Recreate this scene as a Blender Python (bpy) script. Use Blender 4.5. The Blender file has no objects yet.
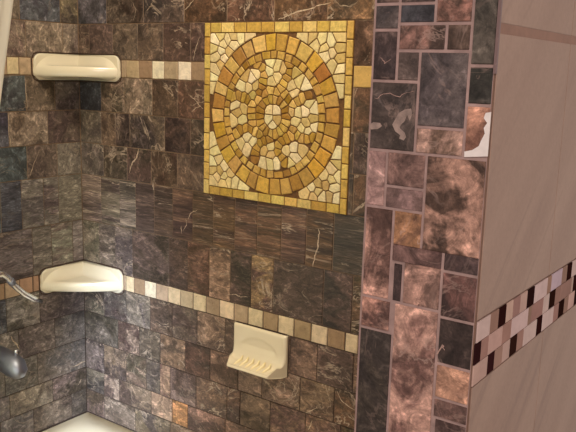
import bpy, bmesh, math, random
from mathutils import Vector, Matrix
random.seed(11)
S = bpy.context.scene
COL = S.collection

# ---------------------------------------------------------------- measured layout (metres, on each wall plane)
# tile rows: a0, a1 (along the wall), z0, z1, two marble tones, vein amount, streak amount
BACK_TILES = [
    (0.0, 0.1105, 1.536, 1.66, (79, 75, 80), (45, 45, 45), 0.5, 0),
    (0.1105, 0.2437, 1.536, 1.66, (73, 64, 56), (51, 41, 35), 0.3, 0),
    (0.2437, 0.3796, 1.536, 1.66, (73, 61, 54), (48, 42, 40), 1, 0),
    (0.3796, 0.5103, 1.536, 1.66, (82, 61, 46), (50, 38, 29), 0.7, 0),
    (0.5103, 0.6424, 1.536, 1.66, (80, 58, 47), (53, 41, 34), 1, 0),
    (0.6424, 0.7777, 1.536, 1.66, (75, 56, 40), (53, 39, 32), 1, 0),
    (0.7777, 0.9077, 1.536, 1.66, (92, 70, 51), (54, 44, 35), 1, 0),
    (0.9077, 1.0977, 1.536, 1.66, (83, 61, 49), (57, 44, 37), 0.7, 0),
    (1.0977, 1.2745, 1.536, 1.66, (87, 67, 49), (60, 47, 39), 1, 0),
    (0.0, 0.0421, 1.447, 1.536, (86, 73, 64), (67, 55, 50), 0.5, 0),
    (0.0421, 0.1323, 1.447, 1.536, (80, 66, 61), (53, 44, 42), 0.1, 0),
    (0.1323, 0.2232, 1.447, 1.536, (88, 76, 65), (64, 55, 48), 1, 0),
    (0.2232, 0.311, 1.447, 1.536, (86, 72, 61), (60, 51, 45), 0.8, 0),
    (0.311, 0.4006, 1.447, 1.536, (71, 56, 49), (60, 47, 42), 1, 0),
    (0.4006, 0.446, 1.447, 1.536, (96, 77, 64), (64, 50, 45), 0.5, 0),
    (0.8421, 0.9721, 1.447, 1.536, (88, 67, 55), (54, 39, 31), 1, 0),
    (0.9721, 1.0721, 1.447, 1.536, (80, 58, 47), (54, 44, 36), 0.7, 0),
    (1.0721, 1.1721, 1.447, 1.536, (68, 56, 47), (50, 42, 38), 0.8, 0),
    (1.1721, 1.2721, 1.447, 1.536, (72, 59, 53), (50, 44, 38), 0.3, 0),
    (0.0, 0.0851, 1.314, 1.403, (68, 70, 74), (44, 43, 46), 0.5, 0),
    (0.0851, 0.1723, 1.314, 1.403, (99, 84, 73), (64, 57, 46), 0.8, 0),
    (0.1723, 0.2727, 1.314, 1.403, (117, 101, 87), (81, 72, 61), 0.5, 0),
    (0.2727, 0.3591, 1.314, 1.403, (75, 61, 49), (54, 43, 37), 1, 0),
    (0.3591, 0.446, 1.314, 1.403, (75, 57, 47), (57, 46, 38), 0.8, 0),
    (0.8489, 0.9789, 1.314, 1.403, (80, 59, 45), (57, 47, 38), 1, 0),
    (0.9789, 1.0789, 1.314, 1.403, (78, 58, 44), (60, 45, 36), 1, 0),
    (1.0789, 1.2189, 1.314, 1.403, (58, 50, 40), (42, 36, 30), 0.5, 0),
    (1.2189, 1.2745, 1.314, 1.403, (62, 48, 43), (43, 36, 30), 0.8, 0),
    (0.0, 0.0828, 1.228, 1.314, (93, 85, 74), (74, 66, 61), 0.1, 0),
    (0.0828, 0.1387, 1.228, 1.314, (98, 82, 69), (70, 58, 49), 0.5, 0),
    (0.1387, 0.1911, 1.228, 1.314, (77, 64, 57), (52, 44, 41), 0.8, 0),
    (0.1911, 0.3153, 1.228, 1.314, (82, 71, 60), (54, 47, 45), 0.8, 0),
    (0.3153, 0.4018, 1.228, 1.314, (69, 55, 47), (43, 34, 32), 0.1, 0),
    (0.4018, 0.446, 1.228, 1.314, (79, 63, 52), (53, 45, 38), 0.8, 0),
    (0.846, 0.8534, 1.228, 1.314, (77, 63, 51), (59, 49, 41), 1, 0),
    (0.8534, 0.9834, 1.228, 1.314, (68, 56, 49), (48, 37, 34), 0.5, 0),
    (0.9834, 1.1734, 1.228, 1.314, (66, 53, 47), (40, 37, 31), 0.3, 0),
    (1.1734, 1.2734, 1.228, 1.314, (60, 50, 44), (43, 37, 32), 0.5, 0),
    (0.0, 0.0903, 1.142, 1.228, (103, 95, 86), (77, 69, 64), 1, 0),
    (0.0903, 0.1804, 1.142, 1.228, (97, 83, 73), (64, 56, 47), 1, 0),
    (0.1804, 0.2678, 1.142, 1.228, (73, 58, 52), (53, 48, 40), 0.1, 0),
    (0.2678, 0.3576, 1.142, 1.228, (71, 58, 47), (54, 41, 34), 0.8, 0),
    (0.3576, 0.446, 1.142, 1.228, (85, 70, 59), (59, 49, 43), 0.3, 0),
    (0.846, 0.8579, 1.142, 1.228, (86, 71, 57), (53, 46, 41), 0.5, 0),
    (0.8579, 0.9879, 1.142, 1.228, (87, 65, 49), (54, 43, 33), 1, 0),
    (0.9879, 1.0879, 1.142, 1.228, (83, 64, 50), (57, 45, 37), 1, 0),
    (1.0879, 1.1879, 1.142, 1.228, (83, 67, 56), (57, 44, 41), 0.8, 0),
    (1.1879, 1.2745, 1.142, 1.228, (73, 53, 40), (51, 40, 32), 0.7, 0),
    (0.0, 0.0775, 1.015, 1.142, (107, 93, 84), (83, 72, 67), 1, 1),
    (0.0775, 0.15, 1.015, 1.142, (93, 85, 73), (69, 59, 55), 1, 1),
    (0.15, 0.2104, 1.015, 1.142, (99, 89, 80), (67, 61, 54), 1, 1),
    (0.2104, 0.2777, 1.015, 1.142, (79, 66, 59), (58, 48, 44), 0.1, 1),
    (0.2777, 0.3423, 1.015, 1.142, (79, 64, 53), (58, 48, 43), 0.8, 1),
    (0.3423, 0.4095, 1.015, 1.142, (84, 66, 55), (51, 39, 37), 0.1, 1),
    (0.4095, 0.4756, 1.015, 1.142, (74, 58, 44), (57, 47, 38), 1, 1),
    (0.4756, 0.542, 1.015, 1.142, (79, 62, 44), (60, 45, 37), 1, 1),
    (0.542, 0.6086, 1.015, 1.142, (85, 63, 49), (57, 45, 39), 1, 1),
    (0.6086, 0.6766, 1.015, 1.142, (80, 60, 46), (57, 45, 34), 1, 1),
    (0.6766, 0.7442, 1.015, 1.142, (89, 68, 54), (58, 42, 37), 1, 1),
    (0.7442, 0.8139, 1.015, 1.142, (78, 59, 42), (50, 38, 30), 0.7, 1),
    (0.8139, 0.9439, 1.015, 1.142, (59, 51, 43), (46, 41, 36), 0.5, 1),
    (0.9439, 1.0439, 1.015, 1.142, (75, 62, 52), (51, 40, 36), 0.3, 1),
    (1.0439, 1.1439, 1.015, 1.142, (85, 63, 50), (58, 44, 38), 1, 1),
    (1.1439, 1.2439, 1.015, 1.142, (72, 56, 47), (52, 45, 36), 0.5, 1),
    (1.2439, 1.2745, 1.015, 1.142, (86, 70, 57), (52, 42, 34), 0.1, 1),
    (0.0, 0.066, 0.887, 1.015, (114, 104, 91), (83, 78, 66), 0.1, 0.3),
    (0.066, 0.1299, 0.887, 1.015, (101, 91, 82), (71, 63, 57), 0.1, 0.3),
    (0.1299, 0.1973, 0.887, 1.015, (103, 92, 83), (69, 61, 59), 0.8, 0.3),
    (0.1973, 0.33, 0.887, 1.015, (78, 65, 59), (49, 42, 35), 0.1, 0.3),
    (0.33, 0.3935, 0.887, 1.015, (73, 58, 48), (54, 44, 39), 0.8, 0.3),
    (0.3935, 0.4643, 0.887, 1.015, (93, 70, 58), (65, 51, 40), 0.1, 0.3),
    (0.4643, 0.5306, 0.887, 1.015, (121, 98, 81), (77, 62, 51), 1, 0.3),
    (0.5306, 0.5942, 0.887, 1.015, (70, 56, 50), (43, 38, 31), 0.1, 0.3),
    (0.5942, 0.6582, 0.887, 1.015, (111, 91, 65), (67, 50, 44), 1, 0.3),
    (0.6582, 0.7941, 0.887, 1.015, (65, 53, 46), (51, 40, 34), 0.5, 0.3),
    (0.7941, 0.8675, 0.887, 1.015, (71, 57, 51), (42, 36, 32), 0.1, 0.3),
    (0.8675, 0.9975, 0.887, 1.015, (88, 68, 52), (52, 43, 30), 1, 0.3),
    (0.9975, 1.1875, 0.887, 1.015, (77, 59, 46), (54, 40, 34), 1, 0.3),
    (1.1875, 1.2745, 0.887, 1.015, (77, 57, 44), (54, 42, 36), 1, 0.3),
    (0.0, 0.0823, 0.755, 0.844, (88, 82, 70), (64, 56, 51), 0.8, 0.15),
    (0.0823, 0.17, 0.755, 0.844, (81, 75, 68), (60, 51, 48), 0.3, 0.15),
    (0.17, 0.261, 0.755, 0.844, (93, 85, 75), (70, 63, 61), 1, 0.15),
    (0.261, 0.3404, 0.755, 0.844, (82, 68, 58), (64, 54, 47), 1, 0.15),
    (0.3404, 0.4263, 0.755, 0.844, (83, 72, 61), (64, 52, 47), 0.5, 0.15),
    (0.4263, 0.5176, 0.755, 0.844, (115, 95, 79), (79, 65, 56), 1, 0.15),
    (0.5176, 0.6307, 0.755, 0.844, (92, 74, 61), (68, 56, 48), 0.8, 0.15),
    (0.6307, 0.7111, 0.755, 0.844, (104, 86, 74), (69, 57, 46), 0.3, 0.15),
    (0.7111, 0.7849, 0.755, 0.844, (100, 80, 68), (62, 49, 43), 0.1, 0.15),
    (0.7849, 0.8777, 0.755, 0.844, (72, 57, 50), (55, 44, 39), 0.8, 0.15),
    (0.8777, 1.0077, 0.755, 0.844, (93, 74, 60), (70, 56, 46), 0.3, 0.15),
    (1.0077, 1.1477, 0.755, 0.844, (64, 51, 42), (51, 42, 36), 0.3, 0.15),
    (1.1477, 1.2477, 0.755, 0.844, (88, 69, 54), (49, 38, 31), 0.7, 0.15),
    (0.0, 0.1368, 0.672, 0.755, (87, 79, 71), (58, 53, 45), 0.1, 0.15),
    (0.1368, 0.2188, 0.672, 0.755, (95, 81, 70), (63, 50, 45), 0.1, 0.15),
    (0.2188, 0.2971, 0.672, 0.755, (76, 67, 57), (57, 51, 45), 0.8, 0.15),
    (0.2971, 0.3859, 0.672, 0.755, (105, 85, 68), (71, 59, 49), 1, 0.15),
    (0.3859, 0.4703, 0.672, 0.755, (73, 55, 46), (53, 43, 37), 0.5, 0.15),
    (0.4703, 0.56, 0.672, 0.755, (102, 81, 67), (64, 49, 40), 0.1, 0.15),
    (0.56, 0.6331, 0.672, 0.755, (101, 83, 70), (71, 59, 51), 0.1, 0.15),
    (0.6331, 0.7421, 0.672, 0.755, (103, 84, 72), (73, 59, 48), 0.8, 0.15),
    (0.7421, 0.8335, 0.672, 0.755, (96, 79, 63), (70, 55, 45), 1, 0.15),
    (0.8335, 0.9635, 0.672, 0.755, (87, 65, 49), (54, 42, 33), 1, 0.15),
    (0.9635, 1.1535, 0.672, 0.755, (75, 54, 43), (52, 39, 34), 1, 0.15),
    (1.1535, 1.2535, 0.672, 0.755, (88, 66, 51), (55, 43, 35), 1, 0.15),
    (0.0, 0.0778, 0.585, 0.672, (93, 83, 77), (57, 49, 46), 1, 0.15),
    (0.0778, 0.167, 0.585, 0.672, (95, 81, 67), (65, 56, 51), 0.1, 0.15),
    (0.167, 0.2444, 0.585, 0.672, (95, 79, 68), (66, 59, 48), 0.5, 0.15),
    (0.2444, 0.2967, 0.585, 0.672, (83, 74, 64), (63, 56, 52), 0.3, 0.15),
    (0.2967, 0.3331, 0.585, 0.672, (115, 94, 77), (86, 66, 59), 0.8, 0.15),
    (0.3331, 0.4242, 0.585, 0.672, (96, 80, 73), (63, 50, 44), 0.3, 0.15),
    (0.4242, 0.5268, 0.585, 0.672, (94, 74, 60), (69, 56, 49), 1, 0.15),
    (0.5268, 0.568, 0.585, 0.672, (80, 61, 50), (55, 44, 41), 0.8, 0.15),
    (0.568, 0.6592, 0.585, 0.672, (94, 77, 63), (62, 51, 42), 0.3, 0.15),
    (0.6592, 0.7593, 0.585, 0.672, (105, 86, 71), (69, 52, 48), 0.1, 0.15),
    (0.7593, 0.8531, 0.585, 0.672, (96, 75, 60), (73, 56, 49), 0.8, 0.15),
    (0.8531, 0.9831, 0.585, 0.672, (79, 56, 43), (53, 45, 35), 1, 0.15),
    (0.9831, 1.0831, 0.585, 0.672, (80, 58, 42), (53, 40, 30), 0.7, 0.15),
    (1.0831, 1.2231, 0.585, 0.672, (74, 55, 39), (51, 41, 31), 1, 0.15),
    (1.2231, 1.2745, 0.585, 0.672, (74, 58, 49), (44, 39, 31), 0.8, 0.15),
    (0.0, 0.0759, 0.52, 0.585, (93, 85, 73), (57, 52, 48), 0.8, 0.15),
    (0.0759, 0.1376, 0.52, 0.585, (124, 108, 94), (73, 61, 55), 0.8, 0.15),
    (0.1376, 0.2626, 0.52, 0.585, (98, 84, 70), (62, 51, 45), 0.3, 0.15),
    (0.2626, 0.3402, 0.52, 0.585, (120, 99, 82), (86, 68, 58), 0.3, 0.15),
    (0.3402, 0.3953, 0.52, 0.585, (160, 115, 78), (115, 84, 55), 0.1, 0.15),
    (0.3953, 0.5216, 0.52, 0.585, (102, 79, 69), (65, 50, 45), 0.5, 0.15),
    (0.5216, 0.6375, 0.52, 0.585, (101, 79, 68), (65, 53, 47), 0.1, 0.15),
    (0.6375, 0.7483, 0.52, 0.585, (89, 72, 56), (67, 54, 46), 0.3, 0.15),
    (0.7483, 0.8568, 0.52, 0.585, (93, 75, 62), (65, 49, 41), 0.8, 0.15),
    (0.8568, 0.9868, 0.52, 0.585, (96, 76, 64), (74, 59, 49), 1, 0.15),
    (0.9868, 1.1768, 0.52, 0.585, (73, 56, 49), (52, 40, 34), 0.8, 0.15),
    (1.1768, 1.2745, 0.52, 0.585, (67, 55, 47), (47, 37, 35), 1, 0.15),
    (0.0, 0.0741, 0.45, 0.52, (99, 83, 76), (65, 55, 45), 0.1, 0.15),
    (0.0741, 0.2002, 0.45, 0.52, (99, 87, 76), (66, 56, 48), 0.8, 0.15),
    (0.2002, 0.3328, 0.45, 0.52, (88, 77, 62), (65, 56, 52), 1, 0.15),
    (0.3328, 0.4561, 0.45, 0.52, (95, 79, 64), (72, 59, 49), 0.8, 0.15),
    (0.4561, 0.571, 0.45, 0.52, (119, 99, 80), (84, 67, 53), 0.1, 0.15),
    (0.571, 0.7222, 0.45, 0.52, (100, 80, 69), (66, 52, 44), 0.5, 0.15),
    (0.7222, 0.8522, 0.45, 0.52, (97, 76, 65), (66, 54, 47), 0.3, 0.15),
    (0.8522, 0.9522, 0.45, 0.52, (85, 65, 52), (57, 48, 36), 1, 0.15),
    (0.9522, 1.0522, 0.45, 0.52, (58, 49, 37), (43, 33, 32), 0.8, 0.15),
    (1.0522, 1.1522, 0.45, 0.52, (80, 64, 57), (55, 48, 43), 1, 0.15),
    (1.1522, 1.2745, 0.45, 0.52, (85, 64, 47), (57, 45, 40), 0.7, 0.15),
    (0, 0.18, 1.66, 1.78, (55, 48, 43), (41, 36, 34), 0.5, 0),
    (0.18, 0.32, 1.66, 1.78, (90, 79, 69), (61, 50, 46), 1, 0),
    (0.32, 0.42, 1.66, 1.78, (57, 50, 40), (41, 37, 29), 1, 0),
    (0.42, 0.52, 1.66, 1.78, (64, 53, 47), (46, 38, 33), 0.3, 0),
    (0.52, 0.66, 1.66, 1.78, (74, 60, 51), (60, 47, 41), 0.3, 0),
    (0.66, 0.76, 1.66, 1.78, (79, 57, 43), (51, 41, 31), 0.7, 0),
    (0.76, 0.86, 1.66, 1.78, (78, 56, 40), (54, 41, 31), 1, 0),
    (0.86, 1.04, 1.66, 1.78, (83, 67, 55), (58, 46, 39), 0.8, 0),
    (1.04, 1.22, 1.66, 1.78, (82, 62, 46), (55, 43, 32), 1, 0),
    (1.22, 1.2745, 1.66, 1.78, (87, 68, 57), (58, 49, 43), 0.5, 0),
    (0, 0.1, 1.78, 1.9, (72, 63, 53), (55, 49, 41), 0.5, 0),
    (0.1, 0.28, 1.78, 1.9, (70, 57, 47), (52, 49, 44), 1, 0),
    (0.28, 0.42, 1.78, 1.9, (82, 64, 52), (53, 42, 37), 0.3, 0),
    (0.42, 0.52, 1.78, 1.9, (96, 78, 65), (65, 53, 46), 0.1, 0),
    (0.52, 0.66, 1.78, 1.9, (81, 63, 48), (58, 43, 37), 1, 0),
    (0.66, 0.8, 1.78, 1.9, (85, 64, 49), (53, 42, 33), 1, 0),
    (0.8, 0.94, 1.78, 1.9, (79, 59, 41), (52, 41, 34), 0.7, 0),
    (0.94, 1.04, 1.78, 1.9, (85, 71, 61), (50, 42, 35), 0.3, 0),
    (1.04, 1.14, 1.78, 1.9, (105, 84, 70), (71, 59, 49), 0.5, 0),
    (1.14, 1.2745, 1.78, 1.9, (94, 71, 59), (64, 49, 41), 0.1, 0),
    (0, 0.14, 1.9, 2.02, (77, 59, 46), (53, 42, 37), 0.7, 0),
    (0.14, 0.32, 1.9, 2.02, (93, 80, 72), (68, 59, 49), 0.1, 0),
    (0.32, 0.46, 1.9, 2.02, (63, 53, 43), (43, 35, 29), 1, 0),
    (0.46, 0.6, 1.9, 2.02, (102, 83, 71), (69, 52, 44), 0.3, 0),
    (0.6, 0.78, 1.9, 2.02, (70, 55, 47), (58, 49, 41), 1, 0),
    (0.78, 0.96, 1.9, 2.02, (79, 60, 51), (51, 41, 37), 1, 0),
    (0.96, 1.1, 1.9, 2.02, (83, 67, 59), (51, 42, 35), 1, 0),
    (1.1, 1.2745, 1.9, 2.02, (102, 80, 70), (65, 52, 43), 0.5, 0),
    (0, 0.18, 2.02, 2.14, (67, 59, 52), (39, 35, 34), 0.5, 0),
    (0.18, 0.32, 2.02, 2.14, (68, 57, 51), (50, 46, 38), 0.5, 0),
    (0.32, 0.42, 2.02, 2.14, (69, 54, 46), (56, 45, 37), 0.1, 0),
    (0.42, 0.56, 2.02, 2.14, (67, 53, 49), (49, 41, 38), 0.5, 0),
    (0.56, 0.74, 2.02, 2.14, (92, 69, 56), (56, 42, 37), 0.7, 0),
    (0.74, 0.88, 2.02, 2.14, (87, 64, 52), (56, 43, 33), 1, 0),
    (0.88, 1.02, 2.02, 2.14, (102, 81, 67), (70, 54, 46), 1, 0),
    (1.02, 1.2, 2.02, 2.14, (88, 66, 53), (55, 40, 33), 1, 0),
    (1.2, 1.2745, 2.02, 2.14, (66, 55, 48), (52, 45, 38), 1, 0),
    (0, 0.18, 2.14, 2.26, (68, 58, 53), (48, 40, 35), 0.8, 0),
    (0.18, 0.36, 2.14, 2.26, (62, 57, 50), (40, 37, 34), 0.5, 0),
    (0.36, 0.5, 2.14, 2.26, (80, 64, 55), (56, 47, 40), 1, 0),
    (0.5, 0.68, 2.14, 2.26, (62, 51, 46), (46, 34, 33), 0.1, 0),
    (0.68, 0.82, 2.14, 2.26, (83, 65, 56), (53, 45, 39), 0.8, 0),
    (0.82, 0.96, 2.14, 2.26, (71, 56, 49), (51, 43, 40), 0.8, 0),
    (0.96, 1.1, 2.14, 2.26, (85, 72, 60), (52, 41, 36), 1, 0),
    (1.1, 1.2745, 2.14, 2.26, (85, 66, 59), (56, 48, 39), 0.8, 0),
    (0, 0.18, 2.26, 2.4, (98, 82, 73), (62, 55, 44), 0.3, 0),
    (0.18, 0.36, 2.26, 2.4, (79, 65, 48), (48, 38, 33), 1, 0),
    (0.36, 0.46, 2.26, 2.4, (60, 46, 40), (42, 34, 32), 0.1, 0),
    (0.46, 0.6, 2.26, 2.4, (66, 54, 42), (43, 37, 28), 1, 0),
    (0.6, 0.74, 2.26, 2.4, (66, 57, 46), (48, 38, 32), 0.8, 0),
    (0.74, 0.92, 2.26, 2.4, (65, 52, 44), (50, 44, 37), 0.8, 0),
    (0.92, 1.02, 2.26, 2.4, (79, 59, 48), (53, 41, 36), 1, 0),
    (1.02, 1.16, 2.26, 2.4, (73, 57, 48), (58, 45, 42), 0.1, 0),
    (1.16, 1.2745, 2.26, 2.4, (71, 62, 51), (42, 36, 31), 0.8, 0),
]
LEFT_TILES = [
    (-1.1855, -1.0555, 1.536, 1.66, (80, 76, 73), (69, 63, 59), 0.135, 0),
    (-1.0555, -0.9255, 1.536, 1.66, (82, 78, 70), (66, 61, 60), 0.045, 0),
    (-0.9255, -0.8355, 1.536, 1.66, (95, 84, 77), (72, 61, 56), 0.135, 0),
    (-0.8355, -0.6655, 1.536, 1.66, (93, 85, 84), (70, 62, 58), 0.135, 0),
    (-0.6655, -0.5355, 1.536, 1.66, (70, 75, 79), (56, 54, 61), 0.135, 0),
    (-0.5355, -0.3655, 1.536, 1.66, (93, 84, 77), (67, 58, 55), 0.045, 0),
    (-0.3655, -0.2755, 1.536, 1.66, (67, 71, 75), (54, 56, 56), 0.045, 0),
    (-0.2755, -0.1755, 1.536, 1.66, (93, 84, 74), (64, 57, 49), 0.045, 0),
    (-0.1755, -0.0552, 1.536, 1.66, (78, 80, 84), (51, 49, 56), 0.225, 0),
    (-0.0552, 0.0, 1.536, 1.66, (107, 97, 78), (65, 58, 52), 0.045, 0),
    (-1.1003, -1.0103, 1.447, 1.536, (86, 84, 77), (64, 61, 59), 0.045, 0),
    (-1.0103, -0.9203, 1.447, 1.536, (85, 73, 69), (69, 60, 60), 0.36, 0),
    (-0.9203, -0.7903, 1.447, 1.536, (68, 73, 78), (55, 56, 56), 0.135, 0),
    (-0.7903, -0.7003, 1.447, 1.536, (99, 86, 81), (64, 56, 53), 0.045, 0),
    (-0.7003, -0.5303, 1.447, 1.536, (86, 73, 68), (68, 60, 55), 0.45, 0),
    (-0.5303, -0.4403, 1.447, 1.536, (68, 70, 76), (54, 55, 60), 0.045, 0),
    (-0.4403, -0.3503, 1.447, 1.536, (94, 85, 82), (73, 65, 62), 0.135, 0),
    (-0.3503, -0.2603, 1.447, 1.536, (78, 75, 69), (67, 63, 58), 0.225, 0),
    (-0.2603, -0.1603, 1.447, 1.536, (116, 105, 92), (88, 74, 69), 0.045, 0),
    (-0.1603, -0.0495, 1.447, 1.536, (114, 103, 91), (87, 77, 69), 0.45, 0),
    (-0.0495, 0.0, 1.447, 1.536, (110, 100, 89), (87, 76, 71), 0.225, 0),
    (-1.136, -1.006, 1.314, 1.403, (91, 80, 70), (61, 56, 50), 0.045, 0),
    (-1.006, -0.876, 1.314, 1.403, (87, 81, 75), (59, 57, 50), 0.36, 0),
    (-0.876, -0.786, 1.314, 1.403, (78, 72, 66), (68, 64, 59), 0.36, 0),
    (-0.786, -0.696, 1.314, 1.403, (89, 79, 69), (65, 59, 50), 0.45, 0),
    (-0.696, -0.526, 1.314, 1.403, (70, 74, 77), (47, 49, 55), 0.45, 0),
    (-0.526, -0.356, 1.314, 1.403, (99, 90, 87), (77, 73, 72), 0.045, 0),
    (-0.356, -0.266, 1.314, 1.403, (83, 78, 73), (60, 57, 54), 0.36, 0),
    (-0.266, -0.166, 1.314, 1.403, (71, 76, 77), (48, 48, 51), 0.45, 0),
    (-0.166, -0.079, 1.314, 1.403, (95, 84, 73), (64, 56, 47), 0.045, 0),
    (-0.079, 0.0, 1.314, 1.403, (89, 82, 76), (69, 61, 60), 0.135, 0),
    (-1.1083, -0.9383, 1.228, 1.314, (92, 88, 83), (74, 65, 64), 0.36, 0),
    (-0.9383, -0.8483, 1.228, 1.314, (91, 81, 71), (67, 58, 54), 0.36, 0),
    (-0.8483, -0.7183, 1.228, 1.314, (99, 94, 90), (73, 69, 69), 0.135, 0),
    (-0.7183, -0.6283, 1.228, 1.314, (87, 80, 71), (67, 59, 53), 0.045, 0),
    (-0.6283, -0.5383, 1.228, 1.314, (85, 81, 73), (63, 56, 52), 0.045, 0),
    (-0.5383, -0.4483, 1.228, 1.314, (90, 80, 70), (65, 54, 50), 0.225, 0),
    (-0.4483, -0.3183, 1.228, 1.314, (78, 80, 85), (55, 54, 60), 0.36, 0),
    (-0.3183, -0.2183, 1.228, 1.314, (73, 73, 79), (53, 51, 60), 0.045, 0),
    (-0.2183, -0.1039, 1.228, 1.314, (121, 109, 97), (80, 69, 60), 0.045, 0),
    (-0.1039, 0.0, 1.228, 1.314, (95, 85, 75), (68, 57, 54), 0.045, 0),
    (-1.219, -1.089, 1.142, 1.228, (88, 83, 74), (68, 63, 59), 0.45, 0),
    (-1.089, -0.959, 1.142, 1.228, (92, 89, 83), (75, 71, 69), 0.36, 0),
    (-0.959, -0.869, 1.142, 1.228, (85, 73, 65), (65, 55, 47), 0.36, 0),
    (-0.869, -0.699, 1.142, 1.228, (87, 79, 68), (66, 57, 52), 0.36, 0),
    (-0.699, -0.609, 1.142, 1.228, (99, 88, 78), (73, 60, 60), 0.45, 0),
    (-0.609, -0.439, 1.142, 1.228, (79, 82, 86), (53, 50, 55), 0.045, 0),
    (-0.439, -0.269, 1.142, 1.228, (71, 72, 79), (52, 54, 58), 0.045, 0),
    (-0.269, -0.169, 1.142, 1.228, (64, 70, 73), (48, 52, 52), 0.45, 0),
    (-0.169, -0.0773, 1.142, 1.228, (94, 83, 75), (67, 58, 54), 0.135, 0),
    (-0.0773, 0.0, 1.142, 1.228, (104, 98, 89), (88, 83, 77), 0.45, 0),
    (-1.2197, -1.0897, 1.015, 1.142, (92, 84, 83), (68, 61, 58), 0.135, 0.5),
    (-1.0897, -0.9997, 1.015, 1.142, (97, 85, 76), (66, 57, 54), 0.045, 0.5),
    (-0.9997, -0.8697, 1.015, 1.142, (79, 81, 87), (51, 48, 54), 0.45, 0.5),
    (-0.8697, -0.7397, 1.015, 1.142, (93, 79, 73), (67, 59, 54), 0.36, 0.5),
    (-0.7397, -0.6497, 1.015, 1.142, (94, 89, 84), (69, 68, 62), 0.045, 0.5),
    (-0.6497, -0.4797, 1.015, 1.142, (89, 80, 70), (63, 54, 50), 0.36, 0.5),
    (-0.4797, -0.3497, 1.015, 1.142, (84, 74, 66), (64, 56, 52), 0.225, 0.5),
    (-0.3497, -0.2497, 1.015, 1.142, (67, 71, 73), (44, 45, 47), 0.225, 0.5),
    (-0.2497, -0.1897, 1.015, 1.142, (64, 65, 71), (51, 51, 56), 0.135, 0.5),
    (-0.1897, -0.1235, 1.015, 1.142, (101, 96, 89), (76, 71, 70), 0.045, 0.5),
    (-0.1235, -0.0762, 1.015, 1.142, (101, 97, 90), (73, 64, 63), 0.45, 0.5),
    (-0.0762, 0.0, 1.015, 1.142, (104, 99, 88), (88, 84, 76), 0.045, 0.5),
    (-1.2523, -1.0823, 0.887, 1.015, (89, 78, 69), (68, 57, 51), 0.45, 0.6),
    (-1.0823, -0.9123, 0.887, 1.015, (86, 80, 74), (63, 58, 55), 0.135, 0.6),
    (-0.9123, -0.8223, 0.887, 1.015, (72, 72, 78), (47, 47, 50), 0.45, 0.6),
    (-0.8223, -0.6523, 0.887, 1.015, (95, 84, 75), (67, 57, 52), 0.045, 0.6),
    (-0.6523, -0.5223, 0.887, 1.015, (98, 95, 89), (77, 74, 74), 0.36, 0.6),
    (-0.5223, -0.4323, 0.887, 1.015, (84, 80, 73), (68, 65, 60), 0.225, 0.6),
    (-0.4323, -0.2623, 0.887, 1.015, (70, 74, 81), (50, 50, 56), 0.45, 0.6),
    (-0.2623, -0.1623, 0.887, 1.015, (85, 78, 77), (61, 54, 52), 0.45, 0.6),
    (-0.1623, -0.1031, 0.887, 1.015, (89, 84, 77), (76, 70, 64), 0.225, 0.6),
    (-0.1031, -0.0344, 0.887, 1.015, (105, 104, 92), (88, 77, 72), 0.36, 0.6),
    (-0.0344, 0.0, 0.887, 1.015, (110, 103, 98), (93, 84, 80), 0.36, 0.6),
    (-1.1968, -1.0668, 0.755, 0.844, (100, 95, 86), (74, 71, 68), 0.36, 0.2),
    (-1.0668, -0.8968, 0.755, 0.844, (97, 93, 88), (79, 75, 69), 0.135, 0.2),
    (-0.8968, -0.7668, 0.755, 0.844, (88, 77, 68), (65, 56, 52), 0.045, 0.2),
    (-0.7668, -0.6368, 0.755, 0.844, (101, 95, 93), (71, 65, 62), 0.36, 0.2),
    (-0.6368, -0.5468, 0.755, 0.844, (84, 77, 72), (67, 62, 60), 0.225, 0.2),
    (-0.5468, -0.4168, 0.755, 0.844, (74, 77, 85), (55, 57, 59), 0.045, 0.2),
    (-0.4168, -0.2468, 0.755, 0.844, (78, 79, 83), (51, 52, 56), 0.45, 0.2),
    (-0.2468, -0.1468, 0.755, 0.844, (103, 98, 93), (73, 70, 63), 0.45, 0.2),
    (-0.1468, 0.0, 0.755, 0.844, (86, 78, 74), (67, 60, 59), 0.36, 0.2),
    (-1.1446, -0.9746, 0.672, 0.755, (86, 79, 71), (65, 57, 51), 0.045, 0.1),
    (-0.9746, -0.8446, 0.672, 0.755, (71, 73, 82), (49, 49, 52), 0.045, 0.1),
    (-0.8446, -0.7146, 0.672, 0.755, (97, 91, 83), (72, 69, 64), 0.045, 0.1),
    (-0.7146, -0.5846, 0.672, 0.755, (99, 94, 91), (77, 71, 66), 0.135, 0.1),
    (-0.5846, -0.4946, 0.672, 0.755, (85, 77, 72), (63, 57, 55), 0.045, 0.1),
    (-0.4946, -0.4046, 0.672, 0.755, (98, 91, 87), (72, 69, 61), 0.135, 0.1),
    (-0.4046, -0.3146, 0.672, 0.755, (82, 76, 75), (66, 60, 56), 0.45, 0.1),
    (-0.3146, -0.2146, 0.672, 0.755, (94, 89, 84), (75, 70, 66), 0.045, 0.1),
    (-0.2146, -0.102, 0.672, 0.755, (93, 86, 81), (72, 65, 64), 0.135, 0.1),
    (-0.102, 0.0, 0.672, 0.755, (92, 87, 82), (63, 59, 56), 0.225, 0.1),
    (-1.1898, -1.0998, 0.585, 0.672, (78, 80, 84), (50, 50, 55), 0.135, 0.1),
    (-1.0998, -1.0098, 0.585, 0.672, (84, 79, 75), (63, 56, 51), 0.36, 0.1),
    (-1.0098, -0.8798, 0.585, 0.672, (95, 91, 83), (74, 66, 63), 0.225, 0.1),
    (-0.8798, -0.7898, 0.585, 0.672, (101, 92, 89), (76, 70, 67), 0.36, 0.1),
    (-0.7898, -0.6998, 0.585, 0.672, (99, 92, 89), (76, 71, 66), 0.45, 0.1),
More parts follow.
